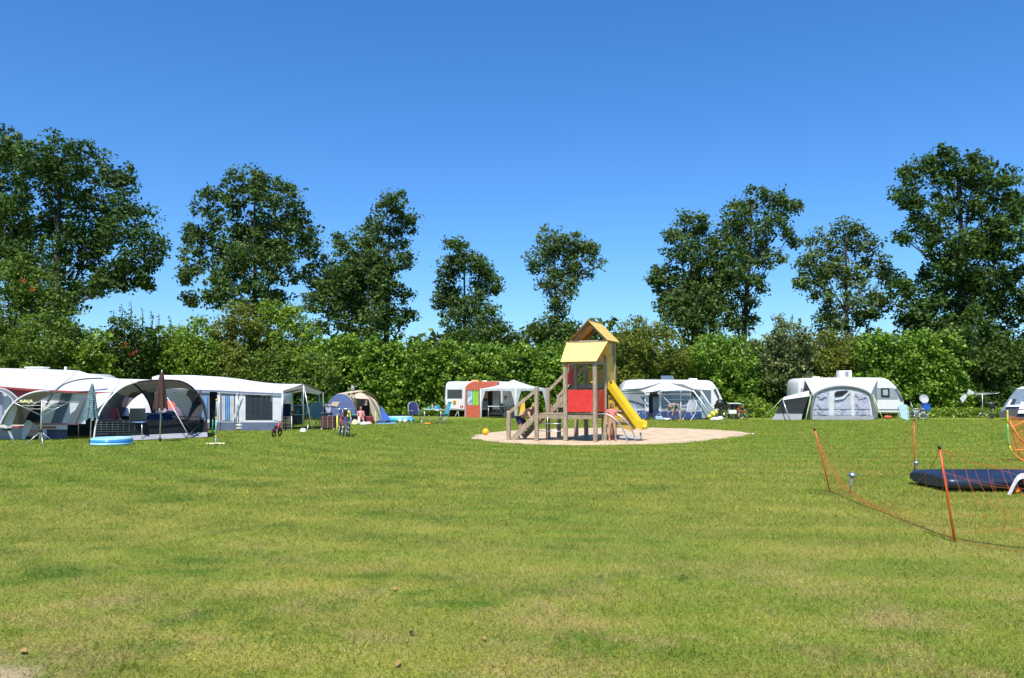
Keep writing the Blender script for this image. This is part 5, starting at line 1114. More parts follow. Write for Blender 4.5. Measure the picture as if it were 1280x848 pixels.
q = MB(); q.strip([P(582.3, 484, D2), P(585.5, 480.2, D2), P(590, 478.2, D2), P(602, 478, D2), P(622, 478.6, D2+.2)], [P(582.6, 483.2, D2+1.4), P(586, 479, D2+1.5), P(591, 477.2, D2+1.5), P(602, 477.0, D2+1.5), P(624, 477.2, D2+1.5)], 3); q.build('roof', red_a, ra)
wallpiece('front_wall', (582.3, 601.0, 484, 521.8, D2), [(583.6, 599.4, 488, 506.5)], red_a, ra)
sheet('front_top', [P(582.3, 484.0, D2), P(585.5, 480.2, D2), P(590, 478.2, D2), P(602, 478, D2), P(622, 478.6, D2), P(622, 487, D2), P(601, 487.3, D2), P(601, 484.0, D2)], red_a, ra)
q = MB(); q.strip([P(580.6, 521.8, D2+.05), P(581.6, 500, D2+.05), P(582.3, 484, D2+.05)], [P(580.2, 521.2, D2+1.2), P(581, 500, D2+1.2), P(582, 482.4, D2+1.2)], 1); q.build('side_wall', red_a, ra)
q = MB(); q.plate([P(580.6, 521.8, D2), P(582.3, 521.8, D2), P(582.3, 484, D2), P(581.6, 500, D2)], (0, .02, 0)); q.build('corner_strip', lgrey, ra)
pane('blue_curtain', 584.2, 590.6, 488, 506.5, D2+.03, mat('blue white print', (.35, .48, .75), .8, var=.8, scale=4), ra, fold=.03, nf=2)
pane('lime_curtain', 590.8, 598.2, 488, 506.5, D2+.03, lime, ra, fold=.03, nf=2); pane('window_edge', 598.2, 599.4, 488, 506.5, D2+.03, grey_f, ra)
# caravan side seen through the open front
for (a, b, c_, d_, m, nm) in ((601, 609.5, 488, 497.5, fab('cream panel', (.55, .48, .36)), 'side_panel'), (601, 609.5, 497.8, 501.5, mat('dark red stripe', (.22, .03, .02), .5), 'red_stripe'), (601, 609.5, 501.8, 510, lgrey, 'side_panel'), (609.8, 615.5, 487, 521, black_f, 'dark_doorway'), (615.8, 624, 487.5, 499, fab('cream panel', (0, 0, 0)), 'side_panel'), (615.8, 624, 499.4, 512, offw, 'side_panel'), (624.4, 640, 487, 512, grey_f, 'side_window'), (601, 643, 510.4 + 2, 520.6, black_f, 'underside_shade')):
    pane(nm, a, b, c_, d_, D-.06 if nm != 'underside_shade' else D-.04, m, oc, nx=2)  # the black sheet below the hull stands for the shade under it
pane('hanging_curtain', 626, 628.5, 488, 504, D-.5, white2, ra, fold=.03, nf=1)
gz = thing('party_gazebo', 'white peaked party gazebo with draped legs in front of the old caravan', 'gazebo', Vector((P(641, 520, 48.4).x, 48.4, 0)))
Lc = Vector((-1.93, 49.0, 0)); Fc = Vector((.23, 46.6, 0)); Rc = Vector((2.12, 48.4, 0)); Bc = Lc+Rc-Fc
ez = P(601, 486, 49).z; ctr = (Lc+Rc)/2; pk = Vector((ctr.x, ctr.y, P(640.6, 474.9, ctr.y).z))
cs = [Lc, Fc, Rc, Bc]
for i in range(4):
    a, b = cs[i]+Vector((0, 0, ez)), cs[(i+1) % 4]+Vector((0, 0, ez)); q = MB()
    def f(u, v, a=a, b=b):
        e = a.lerp(b, u); p = e.lerp(pk, v); p.z -= .12*math.sin(math.pi*v)*(1-.3*abs(2*u-1)); return p
    q.grid(f, 8, 8); q.build('roof_panel', white2, gz)
    q = MB(); q.strip([a.lerp(b, k/12) for k in range(13)], [a.lerp(b, k/12)-Vector((0, 0, .17-.05*math.sin(math.pi*k/12)+.015*(k % 2))) for k in range(13)], 1); q.build('valance', white2, gz)
for i, c in enumerate(cs):
    q = MB(); q.cyl(c-Vector((0, 0, .05)), c+Vector((0, 0, ez)), .02, 8); q.build('leg', plw, gz)
    # tied leg curtain: wide at the top
    for d in (cs[(i+1) % 4]-c, cs[i-1]-c):
        d = d.normalized(); q = MB(); q.strip([c+Vector((0, 0, ez-.15)), c+Vector((0, 0, ez*.55)), c+Vector((0, 0, .02))], [c+d*.42+Vector((0, 0, ez-.16)), c+d*.16+Vector((0, 0, ez*.55)), c+d*.10+Vector((0, 0, .02))], 3); q.build('leg_curtain', white2, gz)
camp_table('white camping table below the gazebo beside the seated person', Vector((P(620.5, 521, 48.8).x, 48.8, 0)), 0, 1.05, .7, .72, plw)
pc = Vector((P(633.5, 521, 49.2).x, 49.2, 0)); person('person in a light shirt sitting at the table under the white gazebo', pc, .9, sit(.45), white2, lgrey, hair_d, skin2)
camp_chair('grey folding chair holding the person under the white gazebo', pc, .9, grey_f, alu)
ys_ = MB(); c = Vector((P(652.5, 520, 47.2).x, 47.2, 0)); ys_.strip([c+Vector((-.22, 0, .9)), c+Vector((0, -.02, 1.0)), c+Vector((.16, 0, .98))], [c+Vector((-.30, 0, .02)), c+Vector((0, -.12, .02)), c+Vector((.22, 0, .02))], 3); solo(ys_.build('yellow_slide_toy', mat('amber cloth', (.80, .45, .03), .6)), 'yellow orange draped play sheet beside the middle gazebo leg', 'play sheet')
camp_table('pale green camping table with small things on it, left of the old caravan', Vector((P(541, 530, 40.6).x, 40.6, 0)), .05, .92, .6, .72, mat('pale mint board', (.5, .72, .66), .5))
tb = Vector((P(541, 530, 40.6).x, 40.6, .735))
for (x, y, r_, h, m, lab, nm) in ((-.22, 0, .05, .14, plc, 'small turquoise beaker on the left of the mint table', 'beaker'), (-.02, .05, .045, .24, mat('pinkish plastic', (.7, .3, .25), .5), 'pinkish bottle standing in the middle of the mint table', 'bottle'), (.16, 0, .09, .17, plc, 'turquoise cool jug, tallest blue thing on the mint table', 'jug'), (.30, .1, .07, .12, plb, 'dark blue bowl on the right of the mint table', 'bowl')):
    q = MB(); q.lathe(tb+Vector((x, y, 0)), [(0, 0), (r_, 0), (r_*1.1, h*.6), (r_*.6, h*.85), (r_*.6, h), (0, h)], 12); solo(q.build(nm, m), lab, nm)
camp_chair('dark navy folding chair facing the mint table from the left', Vector((P(519.5, 530, 40.8).x, 40.8, 0)), .5, navy_f, alu, True, s=1.05)
camp_chair('turquoise folding chair facing the mint table from the right', Vector((P(553, 530, 40.9).x, 40.9, 0)), -1.1, cyan, alu, True, s=1.05)
q = MB(); c = G(534.5, 530.8); q.lathe(c, [(0, 0), (.16, 0), (.19, .04), (.17, .07), (0, .09)], 14); solo(q.build('orange_tray', orange_f), 'orange shallow bowl on the grass below the mint table', 'bowl')
# ================================================================ F: awning with solar panel
D = 46.4
c3 = thing('caravan', 'white caravan with a solar panel on its roof, behind the blue based awning', 'caravan', Vector((P(840, 520, 48.6).x, 48.6, 0)))
hullbox('body', [(779, 484), (785, 475.6), (792, 474.6), (884, 475), (892, 478), (899, 489), (905.5, 503), (904, 512), (898, 514), (782, 514), (778, 505)], 48.6, 50.8, gel, c3, .14)
cwheel(c3, Vector((P(850, 500, 48.6).x, 48.9, .33)))
q = MB(); a = P(834.5, 472.6, 49.4); q.box(a, (.66, .5, .05), M=Matrix.Rotation(.5, 3, 'X')); q.build('solar_panel', mat('solar glass', (.10, .14, .20), .1, spec=1), c3)
q = MB(); q.box(a+Vector((0, .02, -.02)), (.72, .56, .04), M=Matrix.Rotation(.5, 3, 'X')); q.tube([a+Vector((-.25, 0, -.2)), a+Vector((-.25, 0, 0))], .015, 5); q.build('panel_frame', alu, c3)
q = MB(); q.box(P(866, 474.2, 49.6), (.5, .4, .09), bev=.03); q.build('roof_vent', plw, c3)
sheet('front_window', [P(892, 487, 48.55), P(894.5, 486, 48.55), P(899.5, 497, 48.55), P(898, 499, 48.55)], glass, c3)
ac = thing('caravan_awning', 'white awning with navy base and arched door, its grey gable fold above the entrance', 'awning', Vector((P(830, 523, D).x, D, 0)))
rg = [P(785.8, 475.2, 48.55), P(800, 474.6, 48.55), P(840, 475.2, 48.55), P(884, 475.6, 48.55), P(889, 477, 48.5)]
ev = [P(776.5, 487.3, D-.1), P(800, 488.2, D-.1), P(826, 487.8, D-.1), P(869, 486.8, D-.1), P(889, 488, D+.2)]
q = MB(); q.strip(rg, ev, 5, .04); q.build('roof', white, ac); seams(rg, ev, (1, 3), ac, .04)
sheet('grey_fold', [P(776.8, 487.2, D-.35), P(802, 485.5, D-.6), P(826, 477.8, D-.9), P(826, 479.3, D-.92), P(804, 488.6, D-.6), P(790, 489.2, D-.3)], lgrey, ac)
sheet('grey_fold', [P(868, 487, D-.3), P(854, 480.5, D-.6), P(832, 478.2, D-.9), P(838, 479.5, D-.92), P(858, 486, D-.5), P(866, 488.4, D-.3)], lgrey, ac)
q = MB(); q.strip([P(800, 488, D-.2), P(812, 483.5, D-.3), P(826, 478.6, D-.4), P(845, 481.5, D-.3), P(866, 487.4, D-.2)], [P(803, 489.6, D-.3), P(814, 490.4, D-.5), P(826, 489, D-.65), P(845, 489.5, D-.5), P(866, 489.6, D-.3)], 3); q.build('porch_gable', white2, ac)
wallpiece('front_wall', (777, 877, 488.5, 514.3, D), [(777.6, 806, 491.5, 514.3), (811, 823.5, 496, 514.3), (827, 862.5, 489.6, 513.5), (864, 876, 491, 513.5)], white, ac)
sheet('door_arch', [P(811, 496, D+.0), P(812.5, 490.5, D), P(817, 487.4, D), P(821, 489.2, D), P(823.5, 496, D), P(823.5, 496.4, D), P(811, 496.4, D)], black_f, ac, (0, -.02, 0))
pane('window', 777.6, 806, 491.5, 514.3, D+.04, mesh_l, ac); pane('window', 827, 862.5, 489.6, 513.5, D+.04, vinyl_b, ac); pane('window', 864, 876, 491, 513.5, D+.04, vinyl_b, ac)
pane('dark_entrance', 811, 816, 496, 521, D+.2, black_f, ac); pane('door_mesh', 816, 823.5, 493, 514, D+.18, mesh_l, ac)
for (x0, x1) in ((777, 811), (816, 877)): pane('mud_wall', x0, x1, 514.3, 523.6, D-.01, mat('navy base cloth', (.02, .045, .16), .7, var=.7, scale=2.2), ac, fold=.04, nf=8)
pane('side_panel', 827, 840, 490.5, 499, D+.9, navy_f, ac); q = MB()
for y in (499.5, 507, 512): q.tube([P(828, y, D-.03), P(862, y+.5, D-.03)], .02, 5)
q.build('window_bar', offw, ac)
sheet('side_gore', [P(862, 489.5, D), P(876, 488.6, D+.1), P(893, 513, D+.2), P(886, 522, D+.1), P(878, 523.4, D)], fab('blue grey gore cloth', (.26, .33, .38)), ac)
for (a, b) in (((866, 488), (891, 521)), ((876, 488.5), (897, 520))):
    q = MB(); q.tube([P(a[0], a[1], D-.15), P(b[0], b[1], D-.3)], .035, 6); q.build('side_pole', plw, ac)
sheet('roof_gusset', [P(862, 489, D-.05), P(876, 489, D-.05), P(872, 496.5, D-.08), P(866, 494, D-.08)], dgrey, ac)
for x in (806.5, 825.5, 851): q = MB(); q.tube([P(x, 489, D-.05), P(x, 523.6, D-.08)], .03, 6); q.build('awning_pole', plw, ac)
rope(P(826, 493, D-.1), P(841, 508, D-1.2), plw, ac, .015)
bp_ = Vector((P(846, 523, 44.6).x, 44.6, 0))
J = dict(pelvis=(-.08, .06, .86), chest=(-.02, -.34, .93), neck=(.0, -.52, .80), head=(.0, -.60, .68), sh_l=(.17, -.44, .88), sh_r=(-.19, -.44, .88), el_l=(.18, -.48, .60), el_r=(-.22, -.46, .60), wr_l=(.12, -.52, .36), wr_r=(-.20, -.50, .36),
    hip_l=(.10, .06, .84), hip_r=(-.12, .06, .84), kn_l=(.18, .02, .46), kn_r=(-.24, .02, .46), an_l=(.20, .08, .07), an_r=(-.26, .08, .07))
person('person in a grey patterned top bending over in front of the solar panel awning', bp_, -.9, J, mat('grey print shirt', (.22, .21, .21), .8, var=.6, scale=12), grey_f, hair_d, skin, .98, face=(0, -.5, -1))
camp_chair('white framed reclining chair right of the bending person', Vector((P(861, 523, 44.9).x, 44.9, 0)), -.8, lgrey, plw, True, s=1.1)
camp_chair('pale blue folding chair at the left end of the solar panel awning', Vector((P(798, 523, 44.9).x, 44.9, 0)), .9, lblue, plw, False)
bn = thing('waste_bin', 'black bin with a red lid at the right end of the solar panel awning', 'bin', G(880.8, 524.2)); LB().lathe((0, 0, 0), [(0, 0), (.20, 0), (.25, .48), (0, .48)], 16).build('bucket', blk, bn); LB().lathe((0, 0, 0), [(.26, .48), (.26, .53), (.12, .57), (0, .57)], 16).build('lid', plr, bn)
q = MB(); c = G(814.5, 524.4); q.box(c+Vector((0, 0, .10)), (.36, .26, .18), bev=.06); q.box(c+Vector((0, 0, .21)), (.28, .2, .05), bev=.02); solo(q.build('yellow_box', mat('lemon yellow', (.8, .75, .12), .5)), 'lemon yellow box on the grass by the arched awning door', 'box')
q = MB(); c = G(823.5, 525.2); q.box(c+Vector((0, 0, .11)), (.40, .3, .2), bev=.03); q.tube([c+Vector((-.2, 0, .18)), c+Vector((0, 0, .34)), c+Vector((.2, 0, .18))], .012, 5); solo(q.build('cool_box', mat('ice blue plastic', (.35, .50, .62), .4)), 'ice blue cool box with a handle right of the lemon yellow box', 'cool box')
q = MB(); c = G(833, 524.8); q.grid(lambda u, v: c+Vector((-.3+.6*u, -.15+.3*v, .02+.10*math.sin(math.pi*u)*math.sin(math.pi*v)+.02*math.sin(9*u))), 10, 5); solo(q.build('towel', white2), 'white crumpled towel on the grass right of the ice blue cool box', 'towel')
q = MB(); c = G(892, 524.6); q.tube([c+Vector((-.38, 0, .10)), c+Vector((-.1, 0, .24)), c+Vector((.22, .05, .48))], [.10, .17, .12], 10); solo(q.build('yellow_bag', yellow_f), 'yellow bag leaning beside the bin with the red lid', 'bag')
q = MB(); c = G(896, 526); q.ball(c+Vector((0, 0, .09)), (.32, .22, .12), 12); q.ball(c+Vector((.2, 0, .13)), (.18, .16, .12), 10); q.ball(c+Vector((-.22, .02, .07)), (.16, .14, .09), 10); solo(q.build('white_sack', plw), 'white sack lying on the grass in front of the parked bikes', 'sack')
for (x, rz, m, s_, lab) in ((906, .2, 'black', .98, 'black bicycle leaning by the caravan nose, left of the pair'), (915, .1, 'grey', .9, 'dark grey bicycle standing between the black one and the red one')):
    bicycle(lab, G(x, 524.0), rz, blk if m == 'black' else plg, s_, .12, group='bikes parked at the nose of the solar panel caravan', basket=True)
bicycle('red bicycle facing the camera, rightmost of the bikes at the solar panel caravan', G(925, 524.5), -1.2, plr, .95, 0, group='bikes parked at the nose of the solar panel caravan', basket=True)
tbw = thing('crate_stand', 'small white topped stand with an open front behind the parked bikes', 'stand', Vector((P(917, 523, 47.2).x, 47.2, 0)))
LB().box((0, 0, .92), (.62, .4, .05), bev=.02).build('top', plw, tbw); LB().box((-.1, -.1, .42), (.45, .3, .22), bev=.02).build('lower_box', plw, tbw)
for i in (-1, 1):
    for j in (-1, 1): LB().tube([(i*.27, j*.16, 0), (i*.27, j*.16, .9)], .018, 6).build('leg', dgrey, tbw)
q = MB(); q.ball(P(900, 504.5, 45.6), (.26, .24, .24), 12); q.tube([P(900, 506, 45.6), Vector((P(900, 506, 45.6).x, 45.6, 0))], .03, 6); solo(q.build('covered_barbecue', blk), 'black covered kettle barbecue behind the bikes at the caravan nose', 'barbecue')
rope(P(955, 525, 44), P(960, 523.5, 44.5)) if False else None
# ================================================================ G: right caravan and inflatable awning
D = 45.8
c4 = thing('caravan', 'white caravan with a grey window band and white roof box, right of the arched awning', 'caravan', Vector((P(1065, 520, 48.2).x, 48.2, 0)))
hullbox('body', [(998.3, 480), (1001, 474.5), (1007, 472.3), (1100, 472), (1108, 473), (1116, 478), (1124, 487), (1130.5, 500), (1131.5, 507), (1131, 515), (1122, 517.4), (1000, 517.4), (998, 510)], 48.2, 50.4, gel, c4, .14)
sheet('window_band', [P(1091, 485.3, 48.17), P(1117.5, 485.3, 48.17), P(1122.8, 498.8, 48.17), P(1091, 498.8, 48.17)], mat('grey band paint', (.27, .30, .33), .3), c4, (0, .02, 0))
wf = rect(c4, 'window_frame', 1101.2, 1112.2, 485.4, 496.6, 48.15, blk); rect(c4, 'window', 1103.3, 1110.1, 487.4, 494.6, 48.12, mat('light glass', (.30, .36, .38), .1, spec=1))
sheet('nose_window', [P(1118.5, 486.5, 48.16), P(1121, 485.5, 48.16), P(1129.8, 501, 48.16), P(1126, 501.5, 48.16)], mat('nose glass', (.10, .12, .16), .12, spec=1), c4, (0, .02, 0))
rect(c4, 'rail', 1091, 1131, 511.3, 512.2, 48.17, lgrey); rect(c4, 'rear_window', 1001, 1010, 485.5, 491, 48.17, mat('grey band paint', None) if False else lgrey)
q = MB(); a = P(1055.2, 467.8, 49); q.box(a, (.76, .5, .42), bev=.03); q.build('roof_box', plw, c4); rect(c4, 'roof_box_screen', 1056.5, 1061, 464.6, 470.8, 48.73, plg, .02)
q = MB(); q.box(P(1020, 471.8, 49), (.4, .3, .08), bev=.02); q.build('roof_vent', plw, c4)
cwheel(c4, Vector((P(1082, 500, 48.2).x, 48.5, .33)))
q = MB(); h_ = Vector((P(1131, 515, 49.3).x, 49.3, .42)); q.beam(h_-Vector((.3, 0, 0)), h_+Vector((1.1, 0, 0)), .08); q.tube([h_+Vector((.9, 0, 0)), h_+Vector((.9, 0, -.42))], .03, 6); q.build('drawbar', steel, c4)
q = MB(); q.lathe(h_+Vector((.9, 0, -.34)), [(0, -.03), (.07, -.03), (.07, .03), (0, .03)], 12, Matrix.Rotation(math.pi/2, 3, 'X')); q.build('jockey_wheel', rubber, c4)
ia = thing('inflatable_awning', 'grey and white arched inflatable awning with three windows on the right caravan', 'awning', Vector((P(1052, 524, D).x, D, 0)))
hp = smoothp([P(1013.8, 524.8, D), P(1014.8, 508, D), P(1017.5, 495, D), P(1022, 490.5, D), P(1035, 485.4, D), P(1051.7, 483.0, D), P(1070, 485, D), P(1084, 490, D), P(1088.5, 495, D), P(1091.5, 510, D), P(1093, 524.6, D)], 2)
q = MB(); q.tube(hp, .075, 10); q.build('air_tube', grey_f, ia)
inn = [p+Vector((0, .0, 0)) for p in hp]
rf = [P(1005, 476, 48.15)]; n = len(hp)
i0 = int(n*.22); i1 = int(n*.78)
topb = resamp([P(1006, 475.2, 48.1), P(1030, 473.6, 48.1), P(1052, 473.3, 48.1), P(1075, 473.6, 48.1), P(1097, 474.6, 48.1)], i1-i0)
q = MB(); q.strip(topb, hp[i0:i1], 5, -.04); q.build('roof', white, ia)
sl_t = resamp([P(1006, 475.2, 48.1), P(1004, 490, 48.1), P(1002, 522, 48.1)], i0+1); sl_b = list(reversed(hp[:i0+1]))
q = MB(); q.strip(sl_t, sl_b, 3); q.build('side_wall', dgrey, ia)
sr_t = resamp([P(1097, 474.6, 48.1), P(1096, 490, 48.1), P(1097.5, 521.5, 48.1)], n-i1+1); q = MB(); q.strip(sr_t, hp[i1-1:], 3); q.build('side_wall', lgrey, ia)
# front wall: fan of cloth inside the hoop, windows set proud of it
q = MB(); q.plate([p+Vector((0, .03, 0)) for p in hp], (0, .02, 0)); q.build('front_wall', white, ia)
lw = fab('lilac grey blind', (.38, .39, .47)); lw2 = fab('lilac window', (.44, .46, .56))
wins = [[(1020, 496), (1026, 491.8), (1037, 490.6), (1037, 519), (1016.6, 519), (1017.5, 506)], [(1043, 491), (1050, 488.3), (1058, 488.3), (1063.5, 490.2), (1064.5, 519), (1042.8, 519)], [(1068, 490.8), (1080, 492.2), (1085.4, 496), (1087.5, 507), (1088.5, 519), (1068.5, 519)]]
def clipy(poly, y0, y1):
    def cl(pl, y, keep):
        o = []
        for i, a in enumerate(pl):
            b = pl[(i+1) % len(pl)]; ka, kb = keep(a[1]), keep(b[1])
            if ka: o.append(a)
            if ka != kb: t = (y-a[1])/(b[1]-a[1]); o.append((a[0]+(b[0]-a[0])*t, y))
        return o
    return cl(cl(poly, y0, lambda v: v >= y0), y1, lambda v: v <= y1)
for w_ in wins:
    for (y0, y1) in ((480, 511.6), (513.4, 519)):
        c = clipy(w_, y0, y1); n_ = len(c); cx_, cy_ = sum(p[0] for p in c)/n_, sum(p[1] for p in c)/n_
        q = MB(); R_ = []
        for t in (0, .25, .5, .75, 1): R_.append([P(x*(1-t)+cx_*t, y*(1-t)+cy_*t, D-.02-.03*math.sin(t*9+x*.7)) for x, y in [(a[0]*(1-s)+b[0]*s, a[1]*(1-s)+b[1]*s) for a, b in zip(c, c[1:]+c[:1]) for s in (0, .25, .5, .75)]])
        for A_, B_ in zip(R_, R_[1:]): q.strip(A_+A_[:1], B_+B_[:1], 1)
        q.build('window', lw2, ia)
sheet('open_window', [P(1043, 492.2, D-.07), P(1046, 489.2, D-.07), P(1058, 488.2, D-.07), P(1060.5, 488.6, D-.07), P(1053, 495, D-.07), P(1044, 496, D-.07)], black_f, ia, (0, -.01, 0))
sheet('rolled_blind', [P(1043, 498, D-.09), P(1052, 496.6, D-.09), P(1062, 489, D-.09), P(1063, 490, D-.09), P(1054, 499, D-.09), P(1043, 500.5, D-.09)], white2, ia, (0, -.02, 0))
for (xa, xb) in ((1021, 1034), (1070, 1083)):
    q = MB()
    for k, (ya, yb) in enumerate(((493, 498), (504, 511), (514, 518.5))):
        q.tube(smoothp([P(xa-1+2*k*.4, ya, D-.09), P((xa+xb)/2-1, yb, D-.10), P(xb, yb-3+k, D-.09)], 2), .022, 5)
    q.build('curtain_fold', lw, ia)
sheet('mud_wall', [P(1014.3, 519.6, D-.05), P(1092.4, 519.6, D-.05), P(1093, 525, D-.05), P(1013.8, 525, D-.05)], lgrey, ia, (0, .02, 0))
for (x0, x1) in ((1039.5, 1040.5), (1065.6, 1066.6)): rect(ia, 'seam', x0, x1, 489, 524.5, D-.06, offw, .01)
for s_, xs_ in ((-1, (1010, 1007)), (1, (1098, 1104))):
    px0 = 1016 if s_ < 0 else 1089
    for k, xg in enumerate(xs_):
        rope(P(px0+s_*2, 493, D-.05), G(xg, 525+k*.6), mat('lime guy cord', (.50, .68, .30), .6), ia, .022, 'guy_strap')
an = thing('annex_tent', 'low dark grey side tent with a white roof left of the arched awning', 'tent', Vector((P(990, 524, D).x, D, 0)))
r0_, r1_, r2_, r3_ = P(979.8, 496.6, D-.2), P(1011, 488.6, D+.4), P(1012, 490, D+1.8), P(983, 497, D+1.6)
q = MB(); q.strip([r0_, r1_], [P(978.5, 500.2, D-.3), P(1012, 495.5, D-.2)], 3, .02); q.strip([r0_, r1_], [r3_, r2_], 2); q.build('roof', white, an)
fl, fr_ = G(965, 524.6), G(1001, 525.2)
fl.y = D+.2; fr_.y = D-.1
mid = lambda a, b, t: Vector(a).lerp(Vector(b), t)
tl, trr = P(978.5, 500.0, D-.29), P(1011, 495.4, D-.2)
q = MB(); q.strip([tl, trr], [P(969, 517.3, D+.1), P(1003, 517.6, D-.1)], 4, .0); q.build('front_wall', dgrey, an)
q = MB(); q.strip([P(969, 517.3, D+.1), P(1003, 517.6, D-.1)], [P(964.6, 524.8, D+.1), P(1001.5, 525.4, D-.15)], 2); q.build('mud_wall', lgrey, an)
q = MB(); q.strip([tl, P(969, 517.3, D+.1), P(964.6, 524.8, D+.1)], [r3_, P(972, 516, D+1.7), P(969, 523, D+1.7)], 2); q.build('end_wall', dgrey, an)
q = MB(); q.tube([P(978.5, 500, D-.33), Vector((P(987.4, 524.8, D-.6).x, D-.6, 0))], .03, 6); q.build('front_pole', alu, an)
rope(P(978.5, 498, D-.3), G(953, 524.4), mat('lime guy cord', (0, 0, 0)), an, .022, 'guy_strap')
for x_ in (1005.5, 1008): rope(P(1013, 500, D-.2), G(x_, 525), mat('lime guy cord', (0, 0, 0)), an, .014, 'guy_strap')
# things round the caravan nose
q = MB(); c = P(1129.5, 506, 45); q.strip([c+Vector((-.30, 0, 0)), c+Vector((-.10, .05, .02)), c+Vector((.06, 0, 0)), c+Vector((.20, .03, 0))], [Vector((c.x-.22, 44.9, .18)), Vector((c.x-.05, 45, .1)), Vector((c.x+.12, 44.9, .02)), Vector((c.x+.26, 45, .02))], 4)
tw = q.build('towel', aqua); solo(tw, 'pale aqua towels hung over a rack in front of the caravan nose', 'towel')
rk = thing('drying_rack', 'thin white drying rack under the pale aqua towels', 'rack', Vector((P(1130, 525, 45.1).x, 45.1, 0)))
for x in (-.30, .24): LB().tube([(x, -.14, 0), (x, 0, .80), (x, .2, 0)], .014, 6).build('side_frame', plw, rk)
for z in (.80, .72): LB().tube([(-.3, (.8-z)*.3, z), (.24, (.8-z)*.3, z)], .010, 6).build('rail', plw, rk)
bicycle('dark bicycle with a white mudguard lying against the drawbar of the right caravan', Vector((P(1143, 523, 46).x, 46, 0)), .15, plg, .85, .25, group='bikes behind the right caravan nose')
camp_chair('white framed folding chair with a lilac seat beside the satellite dish', Vector((P(1148.5, 523, 46.2).x, 46.2, 0)), 1.1, lilac, plw, True)
ds = thing('satellite_dish', 'grey satellite dish on a tripod by the hedge right of the caravan', 'satellite dish', Vector((P(1155, 520, 46.8).x, 46.8, 0)))
Md = Matrix.Rotation(math.radians(72), 3, 'X'); LB().lathe((0, -.05, P(1155, 498.6, 46.8).z), [(0, -.06), (.12, -.05), (.22, -.02), (.27, .02)], 20, Md).build('dish', mat('dish grey', (.42, .42, .43), .5), ds)
zz = P(1155, 498.6, 46.8).z; LB().tube([(0, 0, 0), (0, 0, zz)], .02, 6).build('mast', alu, ds); LB().tube([(0, -.05, zz-.25), (0, -.4, zz-.1)], .012, 5).build('feed_arm', alu, ds)
for k in range(3): a = 2.1*k+.4; LB().tube([(0, 0, .4), (.35*math.cos(a), .35*math.sin(a), 0)], .012, 5).build('leg', alu, ds)
q = MB(); c = P(1157, 509.5, 46); q.box(c, (.42, .34, .34), bev=.04); q.box(c+Vector((0, 0, .19)), (.45, .37, .05), bev=.02); solo(q.build('blue_box', plb), 'blue lidded box on the small stand below the satellite dish', 'box')
st_ = thing('stool', 'small folding stool carrying the blue lidded box', 'stool', Vector((c.x, 46, 0))); LB().box((0, 0, c.z-.19), (.44, .36, .03)).build('seat', tealg, st_)
for i in (-1, 1):
    for j in (-1, 1): LB().tube([(i*.19, j*.15, c.z-.2), (-i*.19, j*.15, 0)], .012, 6).build('leg', alu, st_)
q = MB(); c = G(1112, 524); q.ball(c+Vector((0, .3, .09)), (.22, .18, .12), 10); q.ball(c+Vector((.2, .35, .08)), (.13, .12, .10), 10); solo(q.build('orange_bag', mat('orange red cloth', (.75, .12, .03), .7)), 'orange red bag on the grass under the right caravan side', 'bag')
# bike by the right tent
bicycle('bicycle with a dark red frame between the open airer and the blue grey tent', Vector((P(1240, 520, 48).x, 48, 0)), 1.1, mat('maroon paint', (.12, .02, .02), .4), 1.0, 0, group='bicycles and children bikes', basket=True)
# right edge tent
D = 45.5
rt = thing('frame_tent', 'blue grey tent with slanted window bands cut off by the right edge', 'tent', Vector((P(1285, 522, D).x, D, 0)))
fr_l = [P(1249.5, 516, D+.2), P(1262, 497, D+.7), P(1270.5, 486.5, D+1.3), P(1277, 483.5, D+1.8)]
q = MB(); q.strip(fr_l, [p+Vector((3.2, -.3, 0)) for p in fr_l], 4); q.build('sloped_wall', fab('slate blue cloth', (.14, .19, .24)), rt)
q = MB(); q.strip([P(1277, 483.5, D+1.8), P(1270.5, 486.5, D+1.3)], [P(1277, 483.5, D+1.8)+Vector((3.2, -.3, .05)), P(1270.5, 486.5, D+1.3)+Vector((3.2, -.35, .05))], 1); q.build('white_roof_edge', offw, rt)
for (a, b, c_, d_, m, nm) in (((1268, 489.5), (1275, 489.5), (1267.5, 508), (1258, 508), white, 'white_band'), ((1270, 492.5), (1273.5, 492.5), (1268, 506), (1262, 506), vinyl_d, 'window'), ((1279, 493), (1290, 489), (1281, 517), (1272, 517), white, 'white_band'), ((1259, 506), (1279, 506), (1277.5, 508.6), (1257, 508.6), white, 'white_band')):
    def dd(y): return D+.2+(516-y)/32*1.6-.38
    sheet(nm, [P(p[0], p[1], dd(p[1])-(.04 if nm == 'window' else 0)) for p in (a, b, c_, d_)], m, rt, (0, -.015, 0))
q = MB(); q.strip([P(1249.5, 515, D+.15), P(1262, 511, D), P(1300, 513, D-.1)], [P(1249, 521.5, D+.1), P(1262, 523, D-.1), P(1300, 523.5, D-.2)], 1); q.build('mud_wall', dgrey, rt)
